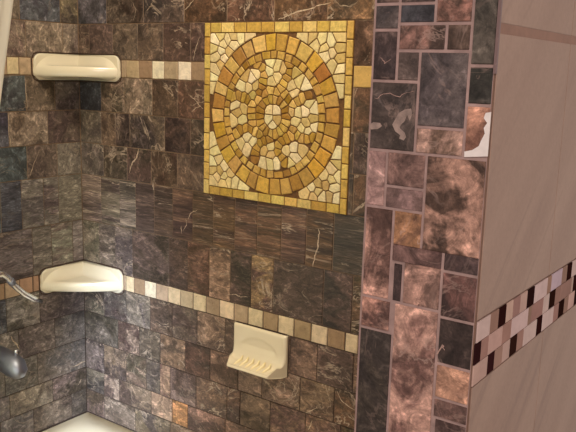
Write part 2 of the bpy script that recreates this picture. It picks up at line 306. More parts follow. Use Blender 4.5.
    (-0.6998, -0.6098, 0.585, 0.672, (84, 75, 64), (63, 56, 52), 0.45, 0.1),
    (-0.6098, -0.4398, 0.585, 0.672, (99, 85, 81), (66, 56, 53), 0.045, 0.1),
    (-0.4398, -0.3498, 0.585, 0.672, (85, 82, 76), (64, 57, 56), 0.225, 0.1),
    (-0.3498, -0.2598, 0.585, 0.672, (82, 77, 71), (61, 55, 55), 0.225, 0.1),
    (-0.2598, -0.1598, 0.585, 0.672, (91, 88, 82), (73, 70, 66), 0.45, 0.1),
    (-0.1598, 0.0, 0.585, 0.672, (97, 90, 83), (77, 74, 71), 0.225, 0.1),
    (-1.2088, -1.0388, 0.52, 0.585, (88, 82, 82), (67, 58, 60), 0.135, 0.1),
    (-1.0388, -0.8688, 0.52, 0.585, (87, 84, 77), (64, 61, 58), 0.135, 0.1),
    (-0.8688, -0.7788, 0.52, 0.585, (68, 70, 74), (53, 52, 56), 0.225, 0.1),
    (-0.7788, -0.6888, 0.52, 0.585, (87, 78, 71), (72, 63, 55), 0.225, 0.1),
    (-0.6888, -0.5188, 0.52, 0.585, (99, 94, 89), (74, 68, 66), 0.045, 0.1),
    (-0.5188, -0.3488, 0.52, 0.585, (77, 79, 87), (50, 54, 59), 0.225, 0.1),
    (-0.3488, -0.2488, 0.52, 0.585, (97, 89, 82), (81, 73, 74), 0.45, 0.1),
    (-0.2488, -0.1143, 0.52, 0.585, (116, 108, 96), (78, 69, 61), 0.45, 0.1),
    (-0.1143, 0.0, 0.52, 0.585, (94, 82, 77), (63, 56, 47), 0.135, 0.1),
    (-1.1782, -1.0082, 0.45, 0.52, (94, 82, 73), (63, 54, 52), 0.36, 0.1),
    (-1.0082, -0.8382, 0.45, 0.52, (99, 95, 89), (70, 66, 62), 0.135, 0.1),
    (-0.8382, -0.7482, 0.45, 0.52, (98, 95, 87), (76, 72, 71), 0.36, 0.1),
    (-0.7482, -0.6182, 0.45, 0.52, (75, 78, 84), (49, 49, 54), 0.36, 0.1),
    (-0.6182, -0.4482, 0.45, 0.52, (63, 70, 71), (51, 50, 52), 0.225, 0.1),
    (-0.4482, -0.2782, 0.45, 0.52, (90, 76, 70), (68, 56, 51), 0.045, 0.1),
    (-0.2782, -0.1782, 0.45, 0.52, (98, 92, 91), (71, 66, 66), 0.36, 0.1),
    (-0.1782, -0.0522, 0.45, 0.52, (96, 86, 76), (67, 58, 52), 0.225, 0.1),
    (-0.0522, 0.0, 0.45, 0.52, (86, 78, 71), (68, 62, 55), 0.135, 0.1),
    (-0.1, 0, 1.66, 1.78, (119, 110, 98), (84, 77, 68), 0.225, 0),
    (-0.28, -0.1, 1.66, 1.78, (99, 95, 87), (71, 65, 63), 0.135, 0),
    (-0.42, -0.28, 1.66, 1.78, (91, 83, 76), (70, 61, 52), 0.225, 0),
    (-0.56, -0.42, 1.66, 1.78, (115, 99, 93), (84, 73, 64), 0.36, 0),
    (-0.7, -0.56, 1.66, 1.78, (96, 87, 79), (69, 62, 55), 0.135, 0),
    (-0.8, -0.7, 1.66, 1.78, (100, 96, 90), (71, 64, 62), 0.225, 0),
    (-0.98, -0.8, 1.66, 1.78, (88, 77, 66), (68, 56, 54), 0.225, 0),
    (-1.12, -0.98, 1.66, 1.78, (112, 99, 90), (82, 71, 63), 0.45, 0),
    (-0.18, 0, 1.78, 1.9, (97, 89, 84), (79, 74, 68), 0.36, 0),
    (-0.32, -0.18, 1.78, 1.9, (94, 90, 82), (71, 68, 64), 0.45, 0),
    (-0.5, -0.32, 1.78, 1.9, (93, 81, 71), (68, 63, 59), 0.45, 0),
    (-0.68, -0.5, 1.78, 1.9, (110, 99, 89), (79, 71, 64), 0.45, 0),
    (-0.78, -0.68, 1.78, 1.9, (73, 72, 79), (55, 57, 59), 0.135, 0),
    (-0.96, -0.78, 1.78, 1.9, (100, 95, 90), (75, 69, 69), 0.135, 0),
    (-1.14, -0.96, 1.78, 1.9, (116, 104, 92), (82, 72, 66), 0.225, 0),
    (-0.1, 0, 1.9, 2.02, (76, 77, 83), (54, 56, 56), 0.135, 0),
    (-0.2, -0.1, 1.9, 2.02, (77, 78, 86), (53, 55, 61), 0.36, 0),
    (-0.38, -0.2, 1.9, 2.02, (63, 69, 72), (54, 51, 58), 0.45, 0),
    (-0.52, -0.38, 1.9, 2.02, (109, 97, 87), (79, 70, 66), 0.225, 0),
    (-0.62, -0.52, 1.9, 2.02, (75, 78, 85), (49, 49, 50), 0.225, 0),
    (-0.72, -0.62, 1.9, 2.02, (93, 83, 77), (68, 61, 54), 0.45, 0),
    (-0.9, -0.72, 1.9, 2.02, (91, 79, 73), (61, 54, 52), 0.45, 0),
    (-1.0, -0.9, 1.9, 2.02, (75, 76, 84), (53, 51, 55), 0.36, 0),
    (-1.18, -1.0, 1.9, 2.02, (90, 84, 78), (80, 76, 69), 0.045, 0),
    (-0.18, 0, 2.02, 2.14, (115, 104, 92), (86, 75, 67), 0.045, 0),
    (-0.28, -0.18, 2.02, 2.14, (98, 89, 88), (74, 68, 66), 0.135, 0),
    (-0.42, -0.28, 2.02, 2.14, (69, 71, 78), (51, 51, 56), 0.45, 0),
    (-0.6, -0.42, 2.02, 2.14, (94, 79, 75), (73, 64, 59), 0.36, 0),
    (-0.74, -0.6, 2.02, 2.14, (94, 80, 73), (68, 61, 56), 0.135, 0),
    (-0.84, -0.74, 2.02, 2.14, (111, 96, 89), (82, 77, 71), 0.36, 0),
    (-1.02, -0.84, 2.02, 2.14, (67, 70, 76), (45, 47, 47), 0.36, 0),
    (-1.16, -1.02, 2.02, 2.14, (91, 77, 69), (66, 57, 52), 0.36, 0),
    (-0.18, 0, 2.14, 2.26, (73, 79, 85), (47, 47, 49), 0.045, 0),
    (-0.36, -0.18, 2.14, 2.26, (89, 78, 72), (72, 60, 56), 0.135, 0),
    (-0.5, -0.36, 2.14, 2.26, (98, 91, 90), (76, 70, 69), 0.225, 0),
    (-0.6, -0.5, 2.14, 2.26, (87, 76, 68), (67, 57, 53), 0.135, 0),
    (-0.78, -0.6, 2.14, 2.26, (96, 90, 84), (72, 65, 60), 0.36, 0),
    (-0.96, -0.78, 2.14, 2.26, (75, 74, 84), (47, 46, 51), 0.225, 0),
    (-1.1, -0.96, 2.14, 2.26, (70, 73, 81), (52, 51, 59), 0.36, 0),
    (-0.14, 0, 2.26, 2.4, (78, 79, 85), (47, 47, 54), 0.45, 0),
    (-0.28, -0.14, 2.26, 2.4, (100, 97, 90), (76, 70, 68), 0.135, 0),
    (-0.38, -0.28, 2.26, 2.4, (89, 84, 76), (73, 68, 62), 0.045, 0),
    (-0.48, -0.38, 2.26, 2.4, (86, 75, 68), (72, 62, 56), 0.225, 0),
    (-0.58, -0.48, 2.26, 2.4, (97, 88, 85), (74, 73, 69), 0.135, 0),
    (-0.68, -0.58, 2.26, 2.4, (99, 86, 81), (68, 60, 55), 0.45, 0),
    (-0.86, -0.68, 2.26, 2.4, (114, 101, 90), (86, 75, 69), 0.36, 0),
    (-0.96, -0.86, 2.26, 2.4, (109, 101, 87), (78, 70, 59), 0.45, 0),
    (-1.1, -0.96, 2.26, 2.4, (92, 78, 70), (64, 55, 50), 0.045, 0),
    (-1.2, -1.1, 2.26, 2.4, (118, 110, 101), (79, 70, 62), 0.45, 0),
]
BACK_BAND_HIGH = [
    (0, 0.0439, 1.403, 1.447, (183, 162, 133), (179, 160, 126), 0, 0),
    (0.0439, 0.0869, 1.403, 1.447, (189, 169, 137), (179, 154, 125), 0, 0),
    (0.0869, 0.1327, 1.403, 1.447, (177, 155, 123), (191, 167, 139), 0, 0),
    (0.1327, 0.1808, 1.403, 1.447, (180, 158, 129), (182, 162, 131), 0, 0),
    (0.1808, 0.2277, 1.403, 1.447, (188, 166, 132), (179, 157, 131), 0, 0),
    (0.2277, 0.2732, 1.403, 1.447, (160, 133, 106), (150, 125, 97), 0, 0),
    (0.2732, 0.3142, 1.403, 1.447, (232, 222, 193), (236, 224, 202), 0, 0),
    (0.3142, 0.3606, 1.403, 1.447, (177, 157, 128), (186, 163, 130), 0, 0),
    (0.3606, 0.4026, 1.403, 1.447, (237, 223, 199), (226, 217, 188), 0, 0),
    (0.4026, 0.4444, 1.403, 1.447, (156, 131, 104), (153, 131, 100), 0, 0),
    (0.846, 0.897, 1.403, 1.447, (200, 165, 95), (180, 140, 80), 0, 0),
    (0.897, 0.942, 1.403, 1.447, (178, 152, 123), (182, 160, 130), 0, 0),
    (0.942, 0.987, 1.403, 1.447, (153, 127, 96), (182, 160, 130), 0, 0),
    (0.987, 1.032, 1.403, 1.447, (219, 199, 162), (182, 160, 130), 0, 0),
    (1.032, 1.077, 1.403, 1.447, (180, 160, 128), (182, 160, 130), 0, 0),
    (1.077, 1.122, 1.403, 1.447, (153, 126, 95), (182, 160, 130), 0, 0),
    (1.122, 1.167, 1.403, 1.447, (223, 206, 170), (182, 160, 130), 0, 0),
    (1.167, 1.212, 1.403, 1.447, (185, 163, 133), (182, 160, 130), 0, 0),
    (1.212, 1.257, 1.403, 1.447, (163, 137, 109), (182, 160, 130), 0, 0),
    (1.257, 1.2745, 1.403, 1.447, (221, 198, 165), (182, 160, 130), 0, 0),
]
BACK_BAND_LOW = [
    (0, 0.0512, 0.844, 0.887, (187, 165, 132), (182, 162, 131), 0, 0),
    (0.0512, 0.0921, 0.844, 0.887, (184, 166, 135), (178, 154, 123), 0, 0),
    (0.0921, 0.132, 0.844, 0.887, (173, 136, 109), (174, 138, 112), 0, 0),
    (0.132, 0.1711, 0.844, 0.887, (180, 158, 132), (188, 166, 137), 0, 0),
    (0.1711, 0.2018, 0.844, 0.887, (221, 201, 164), (220, 196, 160), 0, 0),
    (0.2018, 0.2431, 0.844, 0.887, (160, 134, 106), (162, 138, 106), 0, 0),
    (0.2431, 0.2834, 0.844, 0.887, (229, 217, 189), (242, 231, 204), 0, 0),
    (0.2834, 0.3264, 0.844, 0.887, (187, 163, 137), (181, 156, 126), 0, 0),
    (0.3264, 0.37, 0.844, 0.887, (218, 196, 160), (219, 200, 160), 0, 0),
    (0.37, 0.4125, 0.844, 0.887, (188, 169, 137), (181, 157, 128), 0, 0),
    (0.4125, 0.4555, 0.844, 0.887, (212, 192, 154), (217, 199, 164), 0, 0),
    (0.4555, 0.4991, 0.844, 0.887, (163, 140, 112), (153, 127, 98), 0, 0),
    (0.4991, 0.5446, 0.844, 0.887, (224, 201, 168), (224, 202, 165), 0, 0),
    (0.5446, 0.5873, 0.844, 0.887, (179, 156, 126), (179, 158, 129), 0, 0),
    (0.5873, 0.6318, 0.844, 0.887, (212, 194, 156), (223, 201, 164), 0, 0),
    (0.6318, 0.6751, 0.844, 0.887, (164, 140, 106), (152, 128, 101), 0, 0),
    (0.6751, 0.7199, 0.844, 0.887, (214, 194, 156), (215, 196, 163), 0, 0),
    (0.7199, 0.7661, 0.844, 0.887, (160, 137, 103), (153, 127, 99), 0, 0),
    (0.7661, 0.8096, 0.844, 0.887, (212, 192, 159), (222, 199, 165), 0, 0),
    (0.8096, 0.8543, 0.844, 0.887, (153, 127, 97), (163, 135, 107), 0, 0),
    (0.8543, 0.8867, 0.844, 0.887, (214, 193, 157), (220, 203, 163), 0, 0),
    (0.8867, 0.9297, 0.844, 0.887, (221, 199, 162), (182, 160, 130), 0, 0),
    (0.9297, 0.9727, 0.844, 0.887, (164, 140, 108), (182, 160, 130), 0, 0),
    (0.9727, 1.0157, 0.844, 0.887, (222, 200, 168), (182, 160, 130), 0, 0),
    (1.0157, 1.0587, 0.844, 0.887, (161, 137, 104), (182, 160, 130), 0, 0),
    (1.0587, 1.1017, 0.844, 0.887, (214, 195, 157), (182, 160, 130), 0, 0),
    (1.1017, 1.1447, 0.844, 0.887, (161, 134, 108), (182, 160, 130), 0, 0),
    (1.1447, 1.1877, 0.844, 0.887, (215, 197, 159), (182, 160, 130), 0, 0),
    (1.1877, 1.2307, 0.844, 0.887, (165, 137, 108), (182, 160, 130), 0, 0),
    (1.2307, 1.2737, 0.844, 0.887, (218, 200, 162), (182, 160, 130), 0, 0),
]
LEFT_BAND_HIGH = [
    (-0.2166, -0.1831, 1.403, 1.447, (216, 198, 158), (218, 198, 162), 0, 0),
    (-0.1831, -0.1487, 1.403, 1.447, (189, 165, 135), (182, 160, 130), 0, 0),
    (-0.1487, -0.1072, 1.403, 1.447, (183, 162, 134), (182, 160, 130), 0, 0),
    (-0.1072, -0.0674, 1.403, 1.447, (175, 152, 121), (182, 160, 130), 0, 0),
    (-0.0674, -0.0294, 1.403, 1.447, (174, 154, 121), (182, 160, 130), 0, 0),
    (-0.0294, 0.0, 1.403, 1.447, (185, 165, 134), (182, 160, 130), 0, 0),
    (-0.2606, -0.2166, 1.403, 1.447, (178, 153, 124), (182, 160, 130), 0, 0),
    (-0.3046, -0.2606, 1.403, 1.447, (154, 132, 101), (182, 160, 130), 0, 0),
    (-0.3486, -0.3046, 1.403, 1.447, (188, 166, 133), (182, 160, 130), 0, 0),
    (-0.3926, -0.3486, 1.403, 1.447, (166, 142, 112), (182, 160, 130), 0, 0),
    (-0.4366, -0.3926, 1.403, 1.447, (186, 165, 131), (182, 160, 130), 0, 0),
    (-0.4806, -0.4366, 1.403, 1.447, (156, 133, 105), (182, 160, 130), 0, 0),
    (-0.5246, -0.4806, 1.403, 1.447, (187, 168, 134), (182, 160, 130), 0, 0),
    (-0.5686, -0.5246, 1.403, 1.447, (153, 128, 97), (182, 160, 130), 0, 0),
    (-0.6126, -0.5686, 1.403, 1.447, (186, 163, 132), (182, 160, 130), 0, 0),
    (-0.6566, -0.6126, 1.403, 1.447, (164, 142, 111), (182, 160, 130), 0, 0),
    (-0.7006, -0.6566, 1.403, 1.447, (180, 157, 126), (182, 160, 130), 0, 0),
    (-0.7446, -0.7006, 1.403, 1.447, (155, 131, 104), (182, 160, 130), 0, 0),
    (-0.7886, -0.7446, 1.403, 1.447, (182, 161, 132), (182, 160, 130), 0, 0),
    (-0.8326, -0.7886, 1.403, 1.447, (156, 131, 103), (182, 160, 130), 0, 0),
    (-0.8766, -0.8326, 1.403, 1.447, (177, 156, 128), (182, 160, 130), 0, 0),
    (-0.9206, -0.8766, 1.403, 1.447, (158, 131, 105), (182, 160, 130), 0, 0),
    (-0.9646, -0.9206, 1.403, 1.447, (182, 158, 126), (182, 160, 130), 0, 0),
    (-1.0086, -0.9646, 1.403, 1.447, (166, 142, 110), (182, 160, 130), 0, 0),
    (-1.0526, -1.0086, 1.403, 1.447, (180, 158, 126), (182, 160, 130), 0, 0),
    (-1.0966, -1.0526, 1.403, 1.447, (157, 131, 102), (182, 160, 130), 0, 0),
]
LEFT_BAND_LOW = [
    (-0.205, -0.1658, 0.844, 0.887, (180, 146, 119), (178, 142, 118), 0, 0),
    (-0.1658, -0.1473, 0.844, 0.887, (173, 139, 113), (178, 142, 118), 0, 0),
    (-0.1473, -0.1126, 0.844, 0.887, (183, 160, 127), (182, 160, 130), 0, 0),
    (-0.1126, -0.0737, 0.844, 0.887, (183, 159, 132), (182, 160, 130), 0, 0),
    (-0.0737, -0.0302, 0.844, 0.887, (186, 165, 135), (182, 160, 130), 0, 0),
    (-0.0302, 0.0, 0.844, 0.887, (183, 158, 131), (182, 160, 130), 0, 0),
    (-0.249, -0.205, 0.844, 0.887, (182, 157, 130), (182, 160, 130), 0, 0),
    (-0.293, -0.249, 0.844, 0.887, (161, 134, 106), (182, 160, 130), 0, 0),
    (-0.337, -0.293, 0.844, 0.887, (186, 162, 136), (182, 160, 130), 0, 0),
    (-0.381, -0.337, 0.844, 0.887, (153, 126, 97), (182, 160, 130), 0, 0),
    (-0.425, -0.381, 0.844, 0.887, (174, 151, 125), (182, 160, 130), 0, 0),
    (-0.469, -0.425, 0.844, 0.887, (165, 142, 113), (182, 160, 130), 0, 0),
    (-0.513, -0.469, 0.844, 0.887, (190, 169, 135), (182, 160, 130), 0, 0),
    (-0.557, -0.513, 0.844, 0.887, (158, 130, 101), (182, 160, 130), 0, 0),
    (-0.601, -0.557, 0.844, 0.887, (185, 164, 135), (182, 160, 130), 0, 0),
    (-0.645, -0.601, 0.844, 0.887, (157, 134, 105), (182, 160, 130), 0, 0),
    (-0.689, -0.645, 0.844, 0.887, (176, 156, 125), (182, 160, 130), 0, 0),
    (-0.733, -0.689, 0.844, 0.887, (151, 130, 96), (182, 160, 130), 0, 0),
    (-0.777, -0.733, 0.844, 0.887, (183, 165, 132), (182, 160, 130), 0, 0),
    (-0.821, -0.777, 0.844, 0.887, (158, 132, 100), (182, 160, 130), 0, 0),
    (-0.865, -0.821, 0.844, 0.887, (189, 169, 138), (182, 160, 130), 0, 0),
    (-0.909, -0.865, 0.844, 0.887, (152, 128, 95), (182, 160, 130), 0, 0),
    (-0.953, -0.909, 0.844, 0.887, (173, 153, 124), (182, 160, 130), 0, 0),
    (-0.997, -0.953, 0.844, 0.887, (152, 127, 98), (182, 160, 130), 0, 0),
    (-1.041, -0.997, 0.844, 0.887, (187, 165, 135), (182, 160, 130), 0, 0),
    (-1.085, -1.041, 0.844, 0.887, (154, 127, 99), (182, 160, 130), 0, 0),
]
PARTITION_TILES = [
    (1.2767, 1.3034, 1.4982, 1.5129, (89, 70, 63), (59, 49, 46), 0.3, 0),
    (1.3034, 1.3402, 1.4982, 1.5105, (84, 66, 61), (54, 46, 44), 0.2, 0),
    (1.2767, 1.3034, 1.4743, 1.4982, (71, 62, 60), (54, 48, 48), 0.3, 0),
    (1.3034, 1.3402, 1.4798, 1.4982, (66, 64, 67), (51, 48, 51), 0.2, 0),
    (1.3402, 1.3764, 1.4798, 1.5105, (136, 97, 86), (69, 52, 45), 0.5, 0),
    (1.3764, 1.4002, 1.4426, 1.5105, (69, 62, 56), (56, 51, 46), 0.1, 0),
    (1.2767, 1.3034, 1.4264, 1.4743, (60, 48, 46), (43, 35, 35), 0.5, 0),
    (1.3034, 1.3523, 1.4551, 1.4798, (124, 91, 82), (59, 46, 41), 0.4, 0),
    (1.3523, 1.3764, 1.4551, 1.4798, (68, 54, 47), (92, 65, 57), 0.4, 0),
    (1.3034, 1.3273, 1.4264, 1.4551, (74, 62, 58), (59, 50, 48), 0.1, 0),
    (1.3273, 1.3764, 1.3848, 1.4551, (84, 74, 72), (63, 55, 55), 0.3, 0),
    (1.3764, 1.4003, 1.4078, 1.4426, (47, 44, 40), (36, 33, 31), 0.4, 0),
    (1.2767, 1.3273, 1.3594, 1.4264, (64, 54, 50), (50, 43, 41), 0.35, 0),
    (1.3273, 1.3764, 1.3594, 1.3848, (146, 116, 104), (87, 68, 58), 0.4, 0),
    (1.3764, 1.4003, 1.3608, 1.4078, (155, 113, 95), (114, 80, 68), 0.2, 0),
    (1.2767, 1.298, 1.3028, 1.3594, (139, 111, 105), (108, 83, 80), 0.2, 0),
    (1.298, 1.3402, 1.3251, 1.3594, (115, 88, 81), (69, 52, 48), 0.3, 0),
    (1.298, 1.3402, 1.3028, 1.3251, (107, 84, 81), (81, 63, 59), 0.2, 0),
    (1.3402, 1.4003, 1.2662, 1.3594, (146, 112, 98), (64, 48, 41), 0.3, 0),
    (1.2767, 1.3086, 1.209, 1.3028, (156, 119, 106), (78, 57, 51), 0.2, 0),
    (1.3086, 1.3402, 1.2662, 1.3028, (83, 60, 50), (142, 103, 76), 0.8, 0),
    (1.3086, 1.3637, 1.25, 1.2695, (101, 76, 71), (77, 57, 54), 0.2, 0),
    (1.3637, 1.4003, 1.25, 1.2695, (68, 52, 49), (54, 42, 41), 0.1, 0),
    (1.3113, 1.3226, 1.209, 1.25, (64, 50, 48), (54, 42, 41), 0.0, 0),
    (1.3226, 1.3637, 1.209, 1.2529, (148, 114, 102), (89, 68, 61), 0.4, 0),
    (1.3637, 1.4003, 1.2043, 1.25, (91, 64, 59), (53, 39, 37), 0.3, 0),
    (1.2767, 1.3113, 1.1754, 1.209, (145, 107, 94), (75, 54, 49), 0.2, 0),
    (1.2767, 1.3149, 1.0099, 1.1754, (57, 49, 43), (47, 40, 37), 0.15, 0),
    (1.3149, 1.3637, 1.026, 1.209, (158, 123, 110), (93, 68, 62), 0.5, 0),
    (1.3637, 1.4002, 1.157, 1.2043, (58, 47, 43), (45, 35, 33), 0.5, 0),
    (1.3637, 1.4002, 1.1214, 1.157, (149, 112, 93), (107, 78, 66), 0.2, 0),
    (1.3637, 1.4002, 1.1008, 1.1214, (105, 80, 73), (71, 53, 49), 0.3, 0),
    (1.366, 1.4002, 1.0509, 1.1008, (89, 68, 63), (66, 50, 47), 0.2, 0),
    (1.2767, 1.3, 1.5129, 1.6329, (100, 74, 69), (66, 49, 45), 0.3, 0),
    (1.2767, 1.3, 1.6329, 1.6929, (88, 67, 64), (65, 46, 46), 0.3, 0),
    (1.2767, 1.3, 1.6929, 1.7529, (91, 69, 66), (69, 53, 49), 0.3, 0),
    (1.2767, 1.3, 1.7529, 1.8129, (86, 62, 58), (75, 62, 56), 0.3, 0),
    (1.2767, 1.3, 1.8129, 1.9029, (95, 71, 68), (65, 49, 48), 0.3, 0),
    (1.2767, 1.3, 1.9029, 1.9629, (87, 65, 58), (76, 59, 53), 0.3, 0),
    (1.2767, 1.3, 1.9629, 2.0829, (80, 56, 53), (74, 55, 51), 0.3, 0),
    (1.2767, 1.3, 2.0829, 2.1729, (78, 56, 52), (80, 62, 57), 0.3, 0),
    (1.2767, 1.3, 2.1729, 2.2929, (91, 68, 64), (68, 52, 47), 0.3, 0),
    (1.2767, 1.3, 2.2929, 2.3529, (105, 81, 75), (65, 47, 43), 0.3, 0),
    (1.2767, 1.3, 2.3529, 2.4, (111, 90, 87), (72, 58, 54), 0.3, 0),
    (1.2767, 1.3, 0.9199, 1.0099, (123, 100, 92), (81, 63, 60), 0.3, 0),
    (1.2767, 1.3, 0.8599, 0.9199, (107, 78, 70), (83, 68, 58), 0.3, 0),
    (1.2767, 1.3, 0.7999, 0.8599, (117, 87, 79), (69, 55, 49), 0.3, 0),
    (1.2767, 1.3, 0.7399, 0.7999, (97, 71, 64), (82, 63, 58), 0.3, 0),
    (1.2767, 1.3, 0.6799, 0.7399, (98, 71, 61), (72, 52, 46), 0.3, 0),
    (1.2767, 1.3, 0.5899, 0.6799, (134, 109, 97), (69, 47, 42), 0.3, 0),
    (1.2767, 1.3, 0.5299, 0.5899, (91, 66, 57), (84, 66, 57), 0.3, 0),
    (1.2767, 1.3, 0.4399, 0.5299, (94, 68, 58), (80, 65, 56), 0.3, 0),
    (1.2767, 1.3, 0.3499, 0.4399, (93, 63, 59), (78, 61, 56), 0.3, 0),
    (1.2767, 1.3, 0.2299, 0.3499, (124, 98, 91), (67, 47, 42), 0.3, 0),
    (1.2767, 1.3, 0.1399, 0.2299, (127, 100, 93), (67, 50, 44), 0.3, 0),
    (1.2767, 1.3, 0.0199, 0.1399, (89, 64, 56), (84, 68, 63), 0.3, 0),
    (1.3, 1.34, 1.5105, 1.5705, (91, 67, 59), (68, 54, 49), 0.3, 0),
    (1.3, 1.34, 1.5705, 1.6905, (77, 52, 45), (68, 50, 47), 0.3, 0),
    (1.3, 1.34, 1.6905, 1.8105, (102, 80, 74), (65, 49, 42), 0.3, 0),
    (1.3, 1.34, 1.8105, 1.8705, (99, 80, 75), (82, 66, 60), 0.3, 0),
    (1.3, 1.34, 1.8705, 1.9305, (125, 100, 98), (67, 50, 46), 0.3, 0),
    (1.3, 1.34, 1.9305, 1.9905, (118, 95, 87), (66, 47, 44), 0.3, 0),
    (1.3, 1.34, 1.9905, 2.0505, (83, 61, 52), (73, 57, 53), 0.3, 0),
    (1.3, 1.34, 2.0505, 2.1405, (89, 66, 57), (82, 67, 59), 0.3, 0),
    (1.3, 1.34, 2.1405, 2.2605, (95, 71, 64), (75, 59, 53), 0.3, 0),
    (1.3, 1.34, 2.2605, 2.3805, (80, 58, 52), (74, 58, 56), 0.3, 0),
    (1.3, 1.34, 2.3805, 2.4, (107, 87, 77), (64, 50, 45), 0.3, 0),
    (1.3, 1.34, 0.8899, 1.0099, (125, 96, 92), (80, 60, 55), 0.3, 0),
    (1.3, 1.34, 0.7999, 0.8899, (116, 92, 85), (87, 67, 59), 0.3, 0),
    (1.3, 1.34, 0.7099, 0.7999, (116, 92, 81), (72, 51, 46), 0.3, 0),
    (1.3, 1.34, 0.6199, 0.7099, (130, 103, 98), (68, 50, 44), 0.3, 0),
    (1.3, 1.34, 0.4999, 0.6199, (105, 78, 67), (78, 63, 57), 0.3, 0),
    (1.3, 1.34, 0.4399, 0.4999, (102, 72, 65), (81, 63, 57), 0.3, 0),
    (1.3, 1.34, 0.3199, 0.4399, (114, 88, 79), (79, 62, 56), 0.3, 0),
    (1.3, 1.34, 0.2599, 0.3199, (96, 71, 65), (65, 49, 41), 0.3, 0),
    (1.3, 1.34, 0.1699, 0.2599, (128, 98, 90), (72, 58, 48), 0.3, 0),
    (1.3, 1.34, 0.0499, 0.1699, (115, 90, 83), (84, 66, 60), 0.3, 0),
    (1.3, 1.34, 0.0, 0.0499, (123, 100, 93), (66, 48, 41), 0.3, 0),
    (1.34, 1.4005, 1.5105, 1.6005, (114, 92, 84), (65, 48, 42), 0.3, 0),
    (1.34, 1.4005, 1.6005, 1.7205, (124, 101, 95), (66, 46, 44), 0.3, 0),
    (1.34, 1.4005, 1.7205, 1.7805, (82, 57, 54), (65, 49, 46), 0.3, 0),
    (1.34, 1.4005, 1.7805, 1.8405, (81, 55, 49), (69, 52, 47), 0.3, 0),
    (1.34, 1.4005, 1.8405, 1.9605, (85, 67, 57), (68, 53, 50), 0.3, 0),
    (1.34, 1.4005, 1.9605, 2.0205, (97, 73, 67), (84, 68, 63), 0.3, 0),
    (1.34, 1.4005, 2.0205, 2.1405, (109, 89, 83), (61, 47, 43), 0.3, 0),
    (1.34, 1.4005, 2.1405, 2.2305, (103, 83, 75), (71, 56, 53), 0.3, 0),
    (1.34, 1.4005, 2.2305, 2.2905, (94, 73, 69), (68, 56, 49), 0.3, 0),
    (1.34, 1.4005, 2.2905, 2.3805, (113, 94, 86), (77, 60, 55), 0.3, 0),
    (1.34, 1.4005, 2.3805, 2.4, (124, 98, 96), (72, 55, 50), 0.3, 0),
    (1.34, 1.4005, 0.966, 1.026, (106, 83, 73), (80, 60, 55), 0.3, 0),
    (1.34, 1.4005, 0.906, 0.966, (90, 63, 54), (79, 61, 55), 0.3, 0),
    (1.34, 1.4005, 0.786, 0.906, (98, 72, 62), (67, 49, 44), 0.3, 0),
    (1.34, 1.4005, 0.666, 0.786, (95, 70, 63), (73, 57, 48), 0.3, 0),
    (1.34, 1.4005, 0.576, 0.666, (105, 77, 69), (82, 64, 57), 0.3, 0),
    (1.34, 1.4005, 0.456, 0.576, (90, 65, 57), (85, 67, 61), 0.3, 0),
    (1.34, 1.4005, 0.336, 0.456, (96, 74, 64), (82, 61, 58), 0.3, 0),
    (1.34, 1.4005, 0.216, 0.336, (126, 102, 92), (67, 50, 44), 0.3, 0),
    (1.34, 1.4005, 0.096, 0.216, (92, 70, 58), (72, 53, 48), 0.3, 0),
    (1.34, 1.4005, 0.006, 0.096, (106, 78, 69), (80, 60, 54), 0.3, 0),
]
